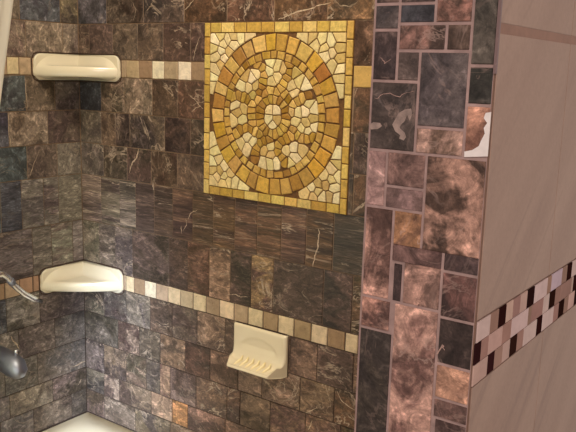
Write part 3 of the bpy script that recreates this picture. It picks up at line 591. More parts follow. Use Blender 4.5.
GLASS_BAND = [
    (-0.679, -0.6768, 1.185, 1.2065, (47, 27, 28), (44, 24, 22), 0, 0),
    (-0.6768, -0.6441, 1.185, 1.2065, (190, 165, 159), (192, 168, 163), 0, 0),
    (-0.6441, -0.6214, 1.185, 1.2065, (146, 114, 102), (148, 116, 105), 0, 0),
    (-0.6214, -0.6004, 1.185, 1.2065, (43, 20, 19), (44, 24, 22), 0, 0),
    (-0.6004, -0.58, 1.185, 1.2065, (182, 152, 139), (180, 150, 138), 0, 0),
    (-0.58, -0.5586, 1.185, 1.2065, (151, 117, 110), (148, 116, 105), 0, 0),
    (-0.5586, -0.5364, 1.185, 1.2065, (181, 150, 140), (180, 150, 138), 0, 0),
    (-0.5364, -0.5131, 1.185, 1.2065, (39, 21, 20), (44, 24, 22), 0, 0),
    (-0.5131, -0.4671, 1.185, 1.2065, (195, 170, 167), (192, 168, 163), 0, 0),
    (-0.4671, -0.4521, 1.185, 1.2065, (147, 116, 101), (148, 116, 105), 0, 0),
    (-0.4521, -0.4087, 1.185, 1.2065, (180, 159, 168), (178, 156, 162), 0, 0),
    (-0.4087, -0.3879, 1.185, 1.2065, (142, 114, 102), (148, 116, 105), 0, 0),
    (-0.3879, -0.3685, 1.185, 1.2065, (43, 22, 19), (44, 24, 22), 0, 0),
    (-0.3685, -0.3206, 1.185, 1.2065, (191, 166, 160), (192, 168, 163), 0, 0),
    (-0.3206, -0.2966, 1.185, 1.2065, (196, 175, 170), (192, 168, 163), 0, 0),
    (-0.2966, -0.2726, 1.185, 1.2065, (150, 120, 108), (148, 116, 105), 0, 0),
    (-0.2726, -0.2566, 1.185, 1.2065, (44, 23, 19), (44, 24, 22), 0, 0),
    (-0.2566, -0.2326, 1.185, 1.2065, (186, 155, 140), (180, 150, 138), 0, 0),
    (-0.2326, -0.2086, 1.185, 1.2065, (149, 113, 102), (148, 116, 105), 0, 0),
    (-0.2086, -0.1846, 1.185, 1.2065, (189, 164, 158), (192, 168, 163), 0, 0),
    (-0.1846, -0.1606, 1.185, 1.2065, (152, 119, 110), (148, 116, 105), 0, 0),
    (-0.1606, -0.1446, 1.185, 1.2065, (45, 26, 24), (44, 24, 22), 0, 0),
    (-0.1446, -0.1206, 1.185, 1.2065, (178, 149, 140), (180, 150, 138), 0, 0),
    (-0.1206, -0.0966, 1.185, 1.2065, (152, 120, 107), (148, 116, 105), 0, 0),
    (-0.0966, -0.0726, 1.185, 1.2065, (191, 168, 165), (192, 168, 163), 0, 0),
    (-0.0726, -0.0486, 1.185, 1.2065, (142, 112, 100), (148, 116, 105), 0, 0),
    (-0.0486, -0.0326, 1.185, 1.2065, (41, 22, 19), (44, 24, 22), 0, 0),
    (-0.0326, -0.0086, 1.185, 1.2065, (187, 156, 144), (180, 150, 138), 0, 0),
    (-0.0086, 0.0154, 1.185, 1.2065, (149, 116, 109), (148, 116, 105), 0, 0),
    (0.0154, 0.0394, 1.185, 1.2065, (196, 172, 170), (192, 168, 163), 0, 0),
    (0.0394, 0.0634, 1.185, 1.2065, (151, 119, 106), (148, 116, 105), 0, 0),
    (0.0634, 0.0794, 1.185, 1.2065, (46, 25, 26), (44, 24, 22), 0, 0),
    (0.0794, 0.1034, 1.185, 1.2065, (176, 146, 135), (180, 150, 138), 0, 0),
    (0.1034, 0.1274, 1.185, 1.2065, (144, 114, 102), (148, 116, 105), 0, 0),
    (0.1274, 0.1514, 1.185, 1.2065, (194, 173, 168), (192, 168, 163), 0, 0),
    (0.1514, 0.1754, 1.185, 1.2065, (152, 118, 111), (148, 116, 105), 0, 0),
    (0.1754, 0.1914, 1.185, 1.2065, (46, 26, 24), (44, 24, 22), 0, 0),
    (0.1914, 0.2154, 1.185, 1.2065, (177, 147, 134), (180, 150, 138), 0, 0),
    (0.2154, 0.2394, 1.185, 1.2065, (152, 116, 105), (148, 116, 105), 0, 0),
    (0.2394, 0.2634, 1.185, 1.2065, (192, 170, 162), (192, 168, 163), 0, 0),
    (0.2634, 0.2874, 1.185, 1.2065, (152, 120, 107), (148, 116, 105), 0, 0),
    (0.2874, 0.3034, 1.185, 1.2065, (47, 24, 23), (44, 24, 22), 0, 0),
    (0.3034, 0.3274, 1.185, 1.2065, (183, 155, 143), (180, 150, 138), 0, 0),
    (0.3274, 0.3514, 1.185, 1.2065, (144, 110, 99), (148, 116, 105), 0, 0),
    (0.3514, 0.3754, 1.185, 1.2065, (189, 165, 162), (192, 168, 163), 0, 0),
    (0.3754, 0.3994, 1.185, 1.2065, (151, 120, 108), (148, 116, 105), 0, 0),
    (0.3994, 0.4154, 1.185, 1.2065, (44, 24, 21), (44, 24, 22), 0, 0),
    (0.4154, 0.4394, 1.185, 1.2065, (177, 143, 133), (180, 150, 138), 0, 0),
    (0.4394, 0.4634, 1.185, 1.2065, (146, 114, 104), (148, 116, 105), 0, 0),
    (0.4634, 0.4874, 1.185, 1.2065, (193, 169, 168), (192, 168, 163), 0, 0),
    (0.4874, 0.5114, 1.185, 1.2065, (151, 122, 108), (148, 116, 105), 0, 0),
    (0.5114, 0.5274, 1.185, 1.2065, (47, 29, 26), (44, 24, 22), 0, 0),
    (0.5274, 0.5514, 1.185, 1.2065, (182, 154, 142), (180, 150, 138), 0, 0),
    (0.5514, 0.5754, 1.185, 1.2065, (144, 111, 103), (148, 116, 105), 0, 0),
    (0.5754, 0.5994, 1.185, 1.2065, (195, 169, 167), (192, 168, 163), 0, 0),
    (0.5994, 0.6234, 1.185, 1.2065, (148, 119, 108), (148, 116, 105), 0, 0),
    (0.6234, 0.6394, 1.185, 1.2065, (48, 31, 27), (44, 24, 22), 0, 0),
    (0.6394, 0.6634, 1.185, 1.2065, (182, 151, 137), (180, 150, 138), 0, 0),
    (0.6634, 0.6874, 1.185, 1.2065, (150, 118, 107), (148, 116, 105), 0, 0),
    (0.6874, 0.7114, 1.185, 1.2065, (195, 171, 164), (192, 168, 163), 0, 0),
    (0.7114, 0.7354, 1.185, 1.2065, (152, 122, 111), (148, 116, 105), 0, 0),
    (0.7354, 0.7514, 1.185, 1.2065, (43, 27, 21), (44, 24, 22), 0, 0),
    (0.7514, 0.7754, 1.185, 1.2065, (180, 150, 138), (180, 150, 138), 0, 0),
    (0.7754, 0.7994, 1.185, 1.2065, (146, 113, 99), (148, 116, 105), 0, 0),
    (0.7994, 0.8234, 1.185, 1.2065, (196, 172, 169), (192, 168, 163), 0, 0),
    (0.8234, 0.8474, 1.185, 1.2065, (151, 119, 109), (148, 116, 105), 0, 0),
    (0.8474, 0.8634, 1.185, 1.2065, (40, 23, 20), (44, 24, 22), 0, 0),
    (0.8634, 0.8874, 1.185, 1.2065, (178, 144, 133), (180, 150, 138), 0, 0),
    (0.8874, 0.9114, 1.185, 1.2065, (145, 113, 100), (148, 116, 105), 0, 0),
    (-0.679, -0.664, 1.1635, 1.185, (45, 23, 24), (44, 24, 22), 0, 0),
    (-0.664, -0.6449, 1.1635, 1.185, (151, 116, 107), (148, 116, 105), 0, 0),
    (-0.6449, -0.6069, 1.1635, 1.185, (181, 147, 138), (180, 150, 138), 0, 0),
    (-0.6069, -0.5808, 1.1635, 1.185, (153, 118, 108), (148, 116, 105), 0, 0),
    (-0.5808, -0.5275, 1.1635, 1.185, (194, 167, 164), (192, 168, 163), 0, 0),
    (-0.5275, -0.5175, 1.1635, 1.185, (141, 113, 100), (148, 116, 105), 0, 0),
    (-0.5175, -0.4755, 1.1635, 1.185, (149, 114, 107), (148, 116, 105), 0, 0),
    (-0.4755, -0.4533, 1.1635, 1.185, (191, 167, 160), (192, 168, 163), 0, 0),
    (-0.4533, -0.4301, 1.1635, 1.185, (41, 23, 18), (44, 24, 22), 0, 0),
    (-0.4301, -0.41, 1.1635, 1.185, (144, 112, 102), (148, 116, 105), 0, 0),
    (-0.41, -0.3633, 1.1635, 1.185, (145, 114, 105), (148, 116, 105), 0, 0),
    (-0.3633, -0.3545, 1.1635, 1.185, (176, 149, 138), (180, 150, 138), 0, 0),
    (-0.3545, -0.3317, 1.1635, 1.185, (47, 23, 21), (44, 24, 22), 0, 0),
    (-0.3317, -0.3157, 1.1635, 1.185, (45, 22, 23), (44, 24, 22), 0, 0),
    (-0.3157, -0.2917, 1.1635, 1.185, (185, 155, 143), (180, 150, 138), 0, 0),
    (-0.2917, -0.2677, 1.1635, 1.185, (148, 119, 106), (148, 116, 105), 0, 0),
    (-0.2677, -0.2437, 1.1635, 1.185, (193, 165, 161), (192, 168, 163), 0, 0),
    (-0.2437, -0.2197, 1.1635, 1.185, (149, 118, 106), (148, 116, 105), 0, 0),
    (-0.2197, -0.2037, 1.1635, 1.185, (43, 26, 25), (44, 24, 22), 0, 0),
    (-0.2037, -0.1797, 1.1635, 1.185, (177, 148, 138), (180, 150, 138), 0, 0),
    (-0.1797, -0.1557, 1.1635, 1.185, (151, 119, 106), (148, 116, 105), 0, 0),
    (-0.1557, -0.1317, 1.1635, 1.185, (197, 172, 169), (192, 168, 163), 0, 0),
    (-0.1317, -0.1077, 1.1635, 1.185, (143, 109, 98), (148, 116, 105), 0, 0),
    (-0.1077, -0.0917, 1.1635, 1.185, (40, 20, 17), (44, 24, 22), 0, 0),
    (-0.0917, -0.0677, 1.1635, 1.185, (178, 148, 134), (180, 150, 138), 0, 0),
    (-0.0677, -0.0437, 1.1635, 1.185, (146, 112, 102), (148, 116, 105), 0, 0),
    (-0.0437, -0.0197, 1.1635, 1.185, (195, 172, 165), (192, 168, 163), 0, 0),
    (-0.0197, 0.0043, 1.1635, 1.185, (144, 113, 99), (148, 116, 105), 0, 0),
    (0.0043, 0.0203, 1.1635, 1.185, (38, 18, 15), (44, 24, 22), 0, 0),
    (0.0203, 0.0443, 1.1635, 1.185, (184, 154, 145), (180, 150, 138), 0, 0),
    (0.0443, 0.0683, 1.1635, 1.185, (143, 111, 100), (148, 116, 105), 0, 0),
    (0.0683, 0.0923, 1.1635, 1.185, (194, 173, 165), (192, 168, 163), 0, 0),
    (0.0923, 0.1163, 1.1635, 1.185, (149, 116, 104), (148, 116, 105), 0, 0),
    (0.1163, 0.1323, 1.1635, 1.185, (44, 24, 23), (44, 24, 22), 0, 0),
    (0.1323, 0.1563, 1.1635, 1.185, (174, 143, 134), (180, 150, 138), 0, 0),
    (0.1563, 0.1803, 1.1635, 1.185, (149, 121, 110), (148, 116, 105), 0, 0),
    (0.1803, 0.2043, 1.1635, 1.185, (193, 171, 166), (192, 168, 163), 0, 0),
    (0.2043, 0.2283, 1.1635, 1.185, (151, 120, 112), (148, 116, 105), 0, 0),
    (0.2283, 0.2443, 1.1635, 1.185, (44, 27, 22), (44, 24, 22), 0, 0),
    (0.2443, 0.2683, 1.1635, 1.185, (182, 154, 142), (180, 150, 138), 0, 0),
    (0.2683, 0.2923, 1.1635, 1.185, (148, 116, 104), (148, 116, 105), 0, 0),
    (0.2923, 0.3163, 1.1635, 1.185, (195, 172, 166), (192, 168, 163), 0, 0),
    (0.3163, 0.3403, 1.1635, 1.185, (148, 117, 104), (148, 116, 105), 0, 0),
    (0.3403, 0.3563, 1.1635, 1.185, (46, 27, 24), (44, 24, 22), 0, 0),
    (0.3563, 0.3803, 1.1635, 1.185, (181, 152, 142), (180, 150, 138), 0, 0),
    (0.3803, 0.4043, 1.1635, 1.185, (141, 113, 98), (148, 116, 105), 0, 0),
    (0.4043, 0.4283, 1.1635, 1.185, (191, 165, 161), (192, 168, 163), 0, 0),
    (0.4283, 0.4523, 1.1635, 1.185, (151, 118, 111), (148, 116, 105), 0, 0),
    (0.4523, 0.4683, 1.1635, 1.185, (46, 27, 24), (44, 24, 22), 0, 0),
    (0.4683, 0.4923, 1.1635, 1.185, (173, 143, 133), (180, 150, 138), 0, 0),
    (0.4923, 0.5163, 1.1635, 1.185, (146, 112, 102), (148, 116, 105), 0, 0),
    (0.5163, 0.5403, 1.1635, 1.185, (190, 164, 157), (192, 168, 163), 0, 0),
    (0.5403, 0.5643, 1.1635, 1.185, (152, 120, 109), (148, 116, 105), 0, 0),
    (0.5643, 0.5803, 1.1635, 1.185, (46, 24, 21), (44, 24, 22), 0, 0),
    (0.5803, 0.6043, 1.1635, 1.185, (178, 148, 132), (180, 150, 138), 0, 0),
    (0.6043, 0.6283, 1.1635, 1.185, (146, 113, 101), (148, 116, 105), 0, 0),
    (0.6283, 0.6523, 1.1635, 1.185, (189, 164, 162), (192, 168, 163), 0, 0),
    (0.6523, 0.6763, 1.1635, 1.185, (149, 117, 108), (148, 116, 105), 0, 0),
    (0.6763, 0.6923, 1.1635, 1.185, (41, 20, 18), (44, 24, 22), 0, 0),
    (0.6923, 0.7163, 1.1635, 1.185, (179, 149, 140), (180, 150, 138), 0, 0),
    (0.7163, 0.7403, 1.1635, 1.185, (150, 121, 110), (148, 116, 105), 0, 0),
    (0.7403, 0.7643, 1.1635, 1.185, (186, 165, 159), (192, 168, 163), 0, 0),
    (0.7643, 0.7883, 1.1635, 1.185, (141, 109, 98), (148, 116, 105), 0, 0),
    (0.7883, 0.8043, 1.1635, 1.185, (45, 29, 27), (44, 24, 22), 0, 0),
    (0.8043, 0.8283, 1.1635, 1.185, (178, 144, 135), (180, 150, 138), 0, 0),
    (0.8283, 0.8523, 1.1635, 1.185, (147, 113, 102), (148, 116, 105), 0, 0),
    (0.8523, 0.8763, 1.1635, 1.185, (189, 167, 163), (192, 168, 163), 0, 0),
    (0.8763, 0.9003, 1.1635, 1.185, (142, 111, 100), (148, 116, 105), 0, 0),
    (-0.679, -0.6636, 1.142, 1.1635, (184, 152, 141), (180, 150, 138), 0, 0),
    (-0.6636, -0.6431, 1.142, 1.1635, (176, 145, 136), (180, 150, 138), 0, 0),
    (-0.6431, -0.6244, 1.142, 1.1635, (50, 26, 27), (44, 24, 22), 0, 0),
    (-0.6244, -0.6021, 1.142, 1.1635, (152, 121, 109), (148, 116, 105), 0, 0),
    (-0.6021, -0.5802, 1.142, 1.1635, (175, 146, 137), (180, 150, 138), 0, 0),
    (-0.5802, -0.5589, 1.142, 1.1635, (47, 27, 23), (44, 24, 22), 0, 0),
    (-0.5589, -0.5383, 1.142, 1.1635, (153, 119, 109), (148, 116, 105), 0, 0),
    (-0.5383, -0.4945, 1.142, 1.1635, (188, 164, 158), (192, 168, 163), 0, 0),
    (-0.4945, -0.4748, 1.142, 1.1635, (44, 21, 19), (44, 24, 22), 0, 0),
    (-0.4748, -0.4314, 1.142, 1.1635, (193, 169, 164), (192, 168, 163), 0, 0),
    (-0.4314, -0.4114, 1.142, 1.1635, (151, 116, 108), (148, 116, 105), 0, 0),
    (-0.4114, -0.3886, 1.142, 1.1635, (39, 21, 17), (44, 24, 22), 0, 0),
    (-0.3886, -0.3693, 1.142, 1.1635, (145, 115, 103), (148, 116, 105), 0, 0),
    (-0.3693, -0.3425, 1.142, 1.1635, (185, 152, 143), (180, 150, 138), 0, 0),
    (-0.3425, -0.324, 1.142, 1.1635, (45, 28, 25), (44, 24, 22), 0, 0),
    (-0.324, -0.3, 1.142, 1.1635, (143, 111, 100), (148, 116, 105), 0, 0),
    (-0.3, -0.276, 1.142, 1.1635, (189, 164, 160), (192, 168, 163), 0, 0),
    (-0.276, -0.252, 1.142, 1.1635, (150, 117, 107), (148, 116, 105), 0, 0),
    (-0.252, -0.236, 1.142, 1.1635, (42, 19, 16), (44, 24, 22), 0, 0),
    (-0.236, -0.212, 1.142, 1.1635, (176, 145, 136), (180, 150, 138), 0, 0),
    (-0.212, -0.188, 1.142, 1.1635, (147, 113, 106), (148, 116, 105), 0, 0),
    (-0.188, -0.164, 1.142, 1.1635, (192, 168, 160), (192, 168, 163), 0, 0),
    (-0.164, -0.14, 1.142, 1.1635, (149, 118, 105), (148, 116, 105), 0, 0),
    (-0.14, -0.124, 1.142, 1.1635, (43, 27, 21), (44, 24, 22), 0, 0),
    (-0.124, -0.1, 1.142, 1.1635, (179, 152, 141), (180, 150, 138), 0, 0),
    (-0.1, -0.076, 1.142, 1.1635, (155, 122, 111), (148, 116, 105), 0, 0),
    (-0.076, -0.052, 1.142, 1.1635, (189, 166, 162), (192, 168, 163), 0, 0),
    (-0.052, -0.028, 1.142, 1.1635, (145, 112, 104), (148, 116, 105), 0, 0),
    (-0.028, -0.012, 1.142, 1.1635, (40, 18, 19), (44, 24, 22), 0, 0),
    (-0.012, 0.012, 1.142, 1.1635, (186, 154, 145), (180, 150, 138), 0, 0),
    (0.012, 0.036, 1.142, 1.1635, (145, 115, 102), (148, 116, 105), 0, 0),
    (0.036, 0.06, 1.142, 1.1635, (195, 171, 167), (192, 168, 163), 0, 0),
    (0.06, 0.084, 1.142, 1.1635, (150, 114, 107), (148, 116, 105), 0, 0),
    (0.084, 0.1, 1.142, 1.1635, (47, 25, 27), (44, 24, 22), 0, 0),
    (0.1, 0.124, 1.142, 1.1635, (174, 144, 131), (180, 150, 138), 0, 0),
    (0.124, 0.148, 1.142, 1.1635, (150, 116, 106), (148, 116, 105), 0, 0),
    (0.148, 0.172, 1.142, 1.1635, (194, 170, 166), (192, 168, 163), 0, 0),
    (0.172, 0.196, 1.142, 1.1635, (150, 121, 111), (148, 116, 105), 0, 0),
    (0.196, 0.212, 1.142, 1.1635, (41, 22, 21), (44, 24, 22), 0, 0),
    (0.212, 0.236, 1.142, 1.1635, (186, 154, 142), (180, 150, 138), 0, 0),
    (0.236, 0.26, 1.142, 1.1635, (153, 120, 111), (148, 116, 105), 0, 0),
    (0.26, 0.284, 1.142, 1.1635, (185, 163, 159), (192, 168, 163), 0, 0),
    (0.284, 0.308, 1.142, 1.1635, (148, 118, 103), (148, 116, 105), 0, 0),
    (0.308, 0.324, 1.142, 1.1635, (41, 20, 20), (44, 24, 22), 0, 0),
    (0.324, 0.348, 1.142, 1.1635, (183, 153, 137), (180, 150, 138), 0, 0),
    (0.348, 0.372, 1.142, 1.1635, (143, 113, 103), (148, 116, 105), 0, 0),
    (0.372, 0.396, 1.142, 1.1635, (193, 172, 163), (192, 168, 163), 0, 0),
    (0.396, 0.42, 1.142, 1.1635, (153, 122, 111), (148, 116, 105), 0, 0),
    (0.42, 0.436, 1.142, 1.1635, (47, 27, 21), (44, 24, 22), 0, 0),
    (0.436, 0.46, 1.142, 1.1635, (179, 149, 137), (180, 150, 138), 0, 0),
    (0.46, 0.484, 1.142, 1.1635, (144, 112, 98), (148, 116, 105), 0, 0),
    (0.484, 0.508, 1.142, 1.1635, (191, 165, 164), (192, 168, 163), 0, 0),
    (0.508, 0.532, 1.142, 1.1635, (145, 113, 105), (148, 116, 105), 0, 0),
    (0.532, 0.548, 1.142, 1.1635, (47, 30, 26), (44, 24, 22), 0, 0),
    (0.548, 0.572, 1.142, 1.1635, (177, 149, 135), (180, 150, 138), 0, 0),
    (0.572, 0.596, 1.142, 1.1635, (147, 115, 102), (148, 116, 105), 0, 0),
    (0.596, 0.62, 1.142, 1.1635, (193, 169, 161), (192, 168, 163), 0, 0),
    (0.62, 0.644, 1.142, 1.1635, (151, 116, 105), (148, 116, 105), 0, 0),
    (0.644, 0.66, 1.142, 1.1635, (45, 25, 22), (44, 24, 22), 0, 0),
    (0.66, 0.684, 1.142, 1.1635, (178, 145, 134), (180, 150, 138), 0, 0),
    (0.684, 0.708, 1.142, 1.1635, (152, 123, 112), (148, 116, 105), 0, 0),
    (0.708, 0.732, 1.142, 1.1635, (189, 165, 160), (192, 168, 163), 0, 0),
    (0.732, 0.756, 1.142, 1.1635, (147, 115, 102), (148, 116, 105), 0, 0),
    (0.756, 0.772, 1.142, 1.1635, (43, 26, 23), (44, 24, 22), 0, 0),
    (0.772, 0.796, 1.142, 1.1635, (178, 147, 139), (180, 150, 138), 0, 0),
    (0.796, 0.82, 1.142, 1.1635, (149, 119, 105), (148, 116, 105), 0, 0),
    (0.82, 0.844, 1.142, 1.1635, (188, 164, 159), (192, 168, 163), 0, 0),
    (0.844, 0.868, 1.142, 1.1635, (142, 113, 102), (148, 116, 105), 0, 0),
    (0.868, 0.884, 1.142, 1.1635, (42, 23, 18), (44, 24, 22), 0, 0),
    (0.884, 0.908, 1.142, 1.1635, (183, 153, 143), (180, 150, 138), 0, 0),
]
BACK_VEINS = [
    ([(0.2252, 1.2273), (0.2177, 1.2063), (0.2028, 1.1922), (0.1952, 1.1786), (0.1894, 1.1625)], 0.006),
    ([(0.6535, 1.5391), (0.677, 1.5459), (0.7, 1.5526), (0.7352, 1.559), (0.7572, 1.5654), (0.7862, 1.5706)], 0.004),
    ([(0.3829, 1.5644), (0.3955, 1.5731), (0.4111, 1.5883)], 0.003),
    ([(0.4303, 1.5031), (0.4211, 1.485), (0.415, 1.4691), (0.4104, 1.4485)], 0.003),
    ([(0.3965, 1.3718), (0.4189, 1.3564), (0.4412, 1.3389)], 0.003),
    ([(0.4348, 1.3456), (0.4191, 1.3401), (0.4063, 1.3312)], 0.003),
    ([(0.1974, 1.3187), (0.2084, 1.328), (0.223, 1.3375), (0.2285, 1.3501)], 0.005),
    ([(0.7759, 1.1009), (0.7789, 1.0925), (0.7757, 1.0766), (0.7764, 1.0591), (0.7694, 1.0401), (0.7652, 1.0148)], 0.005),
    ([(0.5221, 0.9029), (0.5499, 0.9097), (0.5652, 0.9066), (0.5862, 0.9108)], 0.0035),
    ([(0.8396, 0.7482), (0.8479, 0.7366), (0.8547, 0.7281), (0.8691, 0.7218), (0.887, 0.7178)], 0.0035),
    ([(0.7603, 0.6728), (0.7762, 0.6848), (0.7893, 0.6959)], 0.003),
    ([(0.7772, 0.6597), (0.7737, 0.6453), (0.7673, 0.6335)], 0.004),
    ([(0.4241, 1.0964), (0.4045, 1.0864), (0.3947, 1.0702)], 0.003),
    ([(0.388, 1.0693), (0.3914, 1.0548), (0.378, 1.0378)], 0.0035),
    ([(0.3713, 1.0494), (0.3747, 1.0297)], 0.003),
    ([(0.2746, 1.1484), (0.2762, 1.1282)], 0.005),
    ([(0.2115, 1.5442), (0.2189, 1.5679), (0.2086, 1.5871)], 0.002),
    ([(0.2572, 1.5647), (0.271, 1.5761)], 0.0025),
]
LEFT_VEINS = [
    ([(-0.132, 1.2148), (-0.1497, 1.1854), (-0.163, 1.1506)], 0.003),
    ([(-0.237, 0.7431), (-0.2318, 0.7281), (-0.2206, 0.714), (-0.2153, 0.6988)], 0.006),
    ([(-0.0452, 0.5988), (-0.0243, 0.6013), (-0.003, 0.6037)], 0.006),
    ([(-0.0296, 0.5398), (-0.0186, 0.5543)], 0.004),
    ([(-0.1672, 1.3986), (-0.1659, 1.3619), (-0.1631, 1.3248)], 0.003),
    ([(-0.1189, 1.51), (-0.1211, 1.4903)], 0.003),
    ([(-0.1119, 1.4588), (-0.0846, 1.4622)], 0.004),
    ([(-0.2192, 1.3115), (-0.2189, 1.2577), (-0.2147, 1.2279)], 0.003),
    ([(-0.0796, 1.2087), (-0.0782, 1.2033)], 0.006),
]
PARTITION_VEINS = [
    ([(1.2807, 1.4087), (1.2936, 1.415), (1.3089, 1.4128), (1.3233, 1.4181)], 0.0012),
    ([(1.3647, 1.1655), (1.3691, 1.1769), (1.3726, 1.1726)], 0.003),
    ([(1.2851, 1.448), (1.2908, 1.4434), (1.2971, 1.4473)], 0.0012),
    ([(1.3413, 1.2104), (1.3422, 1.2126)], 0.002),
]
PARTITION_PATCHES = [
    ([(1.3955, 1.4015), (1.4006, 1.4027), (1.4006, 1.3885), (1.4006, 1.363), (1.3783, 1.3605), (1.3779, 1.3655), (1.3855, 1.3675), (1.3913, 1.3716), (1.3929, 1.3762), (1.3961, 1.3832), (1.3947, 1.388), (1.3976, 1.3927), (1.394, 1.3969)], 3),
    ([(1.3061, 1.379), (1.3025, 1.3853), (1.3054, 1.3903), (1.3088, 1.3967), (1.315, 1.4003), (1.3218, 1.4016), (1.3232, 1.396), (1.321, 1.3898), (1.318, 1.3953), (1.3157, 1.3894), (1.3117, 1.3854), (1.3108, 1.3825), (1.3164, 1.3785), (1.3182, 1.3744), (1.3158, 1.3708), (1.3109, 1.3724), (1.3117, 1.3758)], 4),
    ([(1.277, 1.3836), (1.2819, 1.3864), (1.2892, 1.3859), (1.2916, 1.3831), (1.2868, 1.3799), (1.279, 1.3789)], 4),
]
STONE_SEEDS = [
    (0.684, 1.336, 'g'),
    (0.6823, 1.3227, 'g'),
    (0.6764, 1.3108, 'g'),
    (0.667, 1.3015, 'g'),
    (0.6551, 1.296, 'g'),
    (0.6422, 1.2951, 'g'),
    (0.6299, 1.2989, 'g'),
    (0.6196, 1.307, 'g'),
    (0.6127, 1.3184, 'g'),
    (0.6101, 1.3317, 'g'),
    (0.612, 1.3452, 'g'),
    (0.6182, 1.3573, 'g'),
    (0.6279, 1.3665, 'g'),
    (0.6399, 1.3716, 'g'),
    (0.6528, 1.3722, 'g'),
    (0.6648, 1.3681, 'g'),
    (0.6748, 1.3601, 'g'),
    (0.6814, 1.3489, 'g'),
    (0.6873, 1.4439, 'g'),
    (0.6875, 1.4298, 'g'),
    (0.6819, 1.4178, 'g'),
    (0.6748, 1.4056, 'g'),
    (0.6026, 1.4428, 'g'),
    (0.6143, 1.4353, 'g'),
    (0.62, 1.4228, 'g'),
    (0.6178, 1.4081, 'g'),
    (0.6136, 1.3963, 'g'),
    (0.6089, 1.3844, 'g'),
    (0.6239, 1.3807, 'g'),
    (0.6563, 1.3845, 'g'),
    (0.6681, 1.3936, 'g'),
    (0.7381, 1.3819, 'g'),
    (0.7245, 1.3762, 'g'),
    (0.7107, 1.3699, 'g'),
    (0.7003, 1.3622, 'g'),
    (0.752, 1.2964, 'g'),
    (0.7389, 1.2926, 'g'),
    (0.7263, 1.2924, 'g'),
    (0.7143, 1.2988, 'g'),
    (0.7039, 1.3067, 'g'),
    (0.6979, 1.2957, 'g'),
    (0.6856, 1.2879, 'g'),
    (0.6736, 1.2811, 'g'),
    (0.666, 1.2712, 'g'),
    (0.664, 1.2571, 'g'),
    (0.6736, 1.2461, 'g'),
    (0.6831, 1.2359, 'g'),
    (0.6371, 1.2828, 'g'),
    (0.6247, 1.2779, 'g'),
    (0.614, 1.271, 'g'),
    (0.605, 1.2622, 'g'),
    (0.5996, 1.2491, 'g'),
    (0.5998, 1.2364, 'g'),
    (0.5453, 1.2892, 'g'),
    (0.5558, 1.2981, 'g'),
    (0.5714, 1.3012, 'g'),
    (0.5857, 1.3012, 'g'),
    (0.5987, 1.298, 'g'),
    (0.6116, 1.2939, 'g'),
    (0.5344, 1.3707, 'g'),
    (0.5502, 1.3742, 'g'),
    (0.5644, 1.3708, 'g'),
    (0.5762, 1.366, 'g'),
    (0.5876, 1.3578, 'g'),
    (0.5875, 1.3436, 'g'),
    (0.5898, 1.3297, 'g'),
    (0.5916, 1.3158, 'g'),
    (0.605, 1.3689, 'g'),
    (0.6393, 1.3887, 'g'),
    (0.6768, 1.3808, 'g'),
    (0.6867, 1.3725, 'g'),
    (0.6375, 1.3474, 'w'),
    (0.656, 1.3472, 'w'),
    (0.6366, 1.3267, 'w'),
    (0.6581, 1.3263, 'w'),
    (0.6474, 1.3156, 'w'),
    (0.6255, 1.2593, 'w'),
    (0.66, 1.2358, 'w'),
    (0.6829, 1.2623, 'w'),
    (0.7363, 1.3243, 'w'),
    (0.5653, 1.3468, 'w'),
    (0.6953, 1.4006, 'w'),
    (0.6558, 1.4406, 'w'),
    (0.5485, 1.3371, 'w'),
    (0.7252, 1.2677, 'w'),
    (0.5873, 1.4121, 'w'),
    (0.6414, 1.4081, 'w'),
    (0.6422, 1.2324, 'w'),
    (0.709, 1.3248, 'w'),
    (0.7546, 1.3542, 'w'),
    (0.708, 1.269, 'w'),
    (0.5788, 1.2573, 'w'),
    (0.6576, 1.4174, 'w'),
    (0.7405, 1.3654, 'w'),
    (0.7416, 1.3074, 'w'),
    (0.7138, 1.3465, 'w'),
    (0.7135, 1.4109, 'w'),
    (0.5778, 1.286, 'w'),
    (0.5595, 1.3945, 'w'),
    (0.7021, 1.3844, 'w'),
    (0.5906, 1.3757, 'w'),
    (0.6012, 1.4249, 'w'),
    (0.5782, 1.3927, 'w'),
    (0.5557, 1.2678, 'w'),
    (0.6448, 1.2493, 'w'),
    (0.5418, 1.3537, 'w'),
    (0.5689, 1.4173, 'w'),
    (0.7087, 1.2496, 'w'),
    (0.7327, 1.4029, 'w'),
    (0.6424, 1.2665, 'w'),
    (0.5606, 1.3208, 'w'),
    (0.5983, 1.3976, 'w'),
    (0.6731, 1.4349, 'w'),
    (0.7575, 1.3178, 'w'),
    (0.6333, 1.4307, 'w'),
    (0.5939, 1.2738, 'w'),
    (0.7241, 1.3126, 'w'),
    (0.536, 1.3168, 'w'),
    (0.6986, 1.2358, 'w'),
    (0.6238, 1.229, 'w'),
    (0.7035, 1.4283, 'w'),
    (0.7329, 1.3495, 'w'),
    (0.6398, 1.4474, 'w'),
    (0.7527, 1.3344, 'w'),
    (0.6967, 1.3476, 'w'),
]
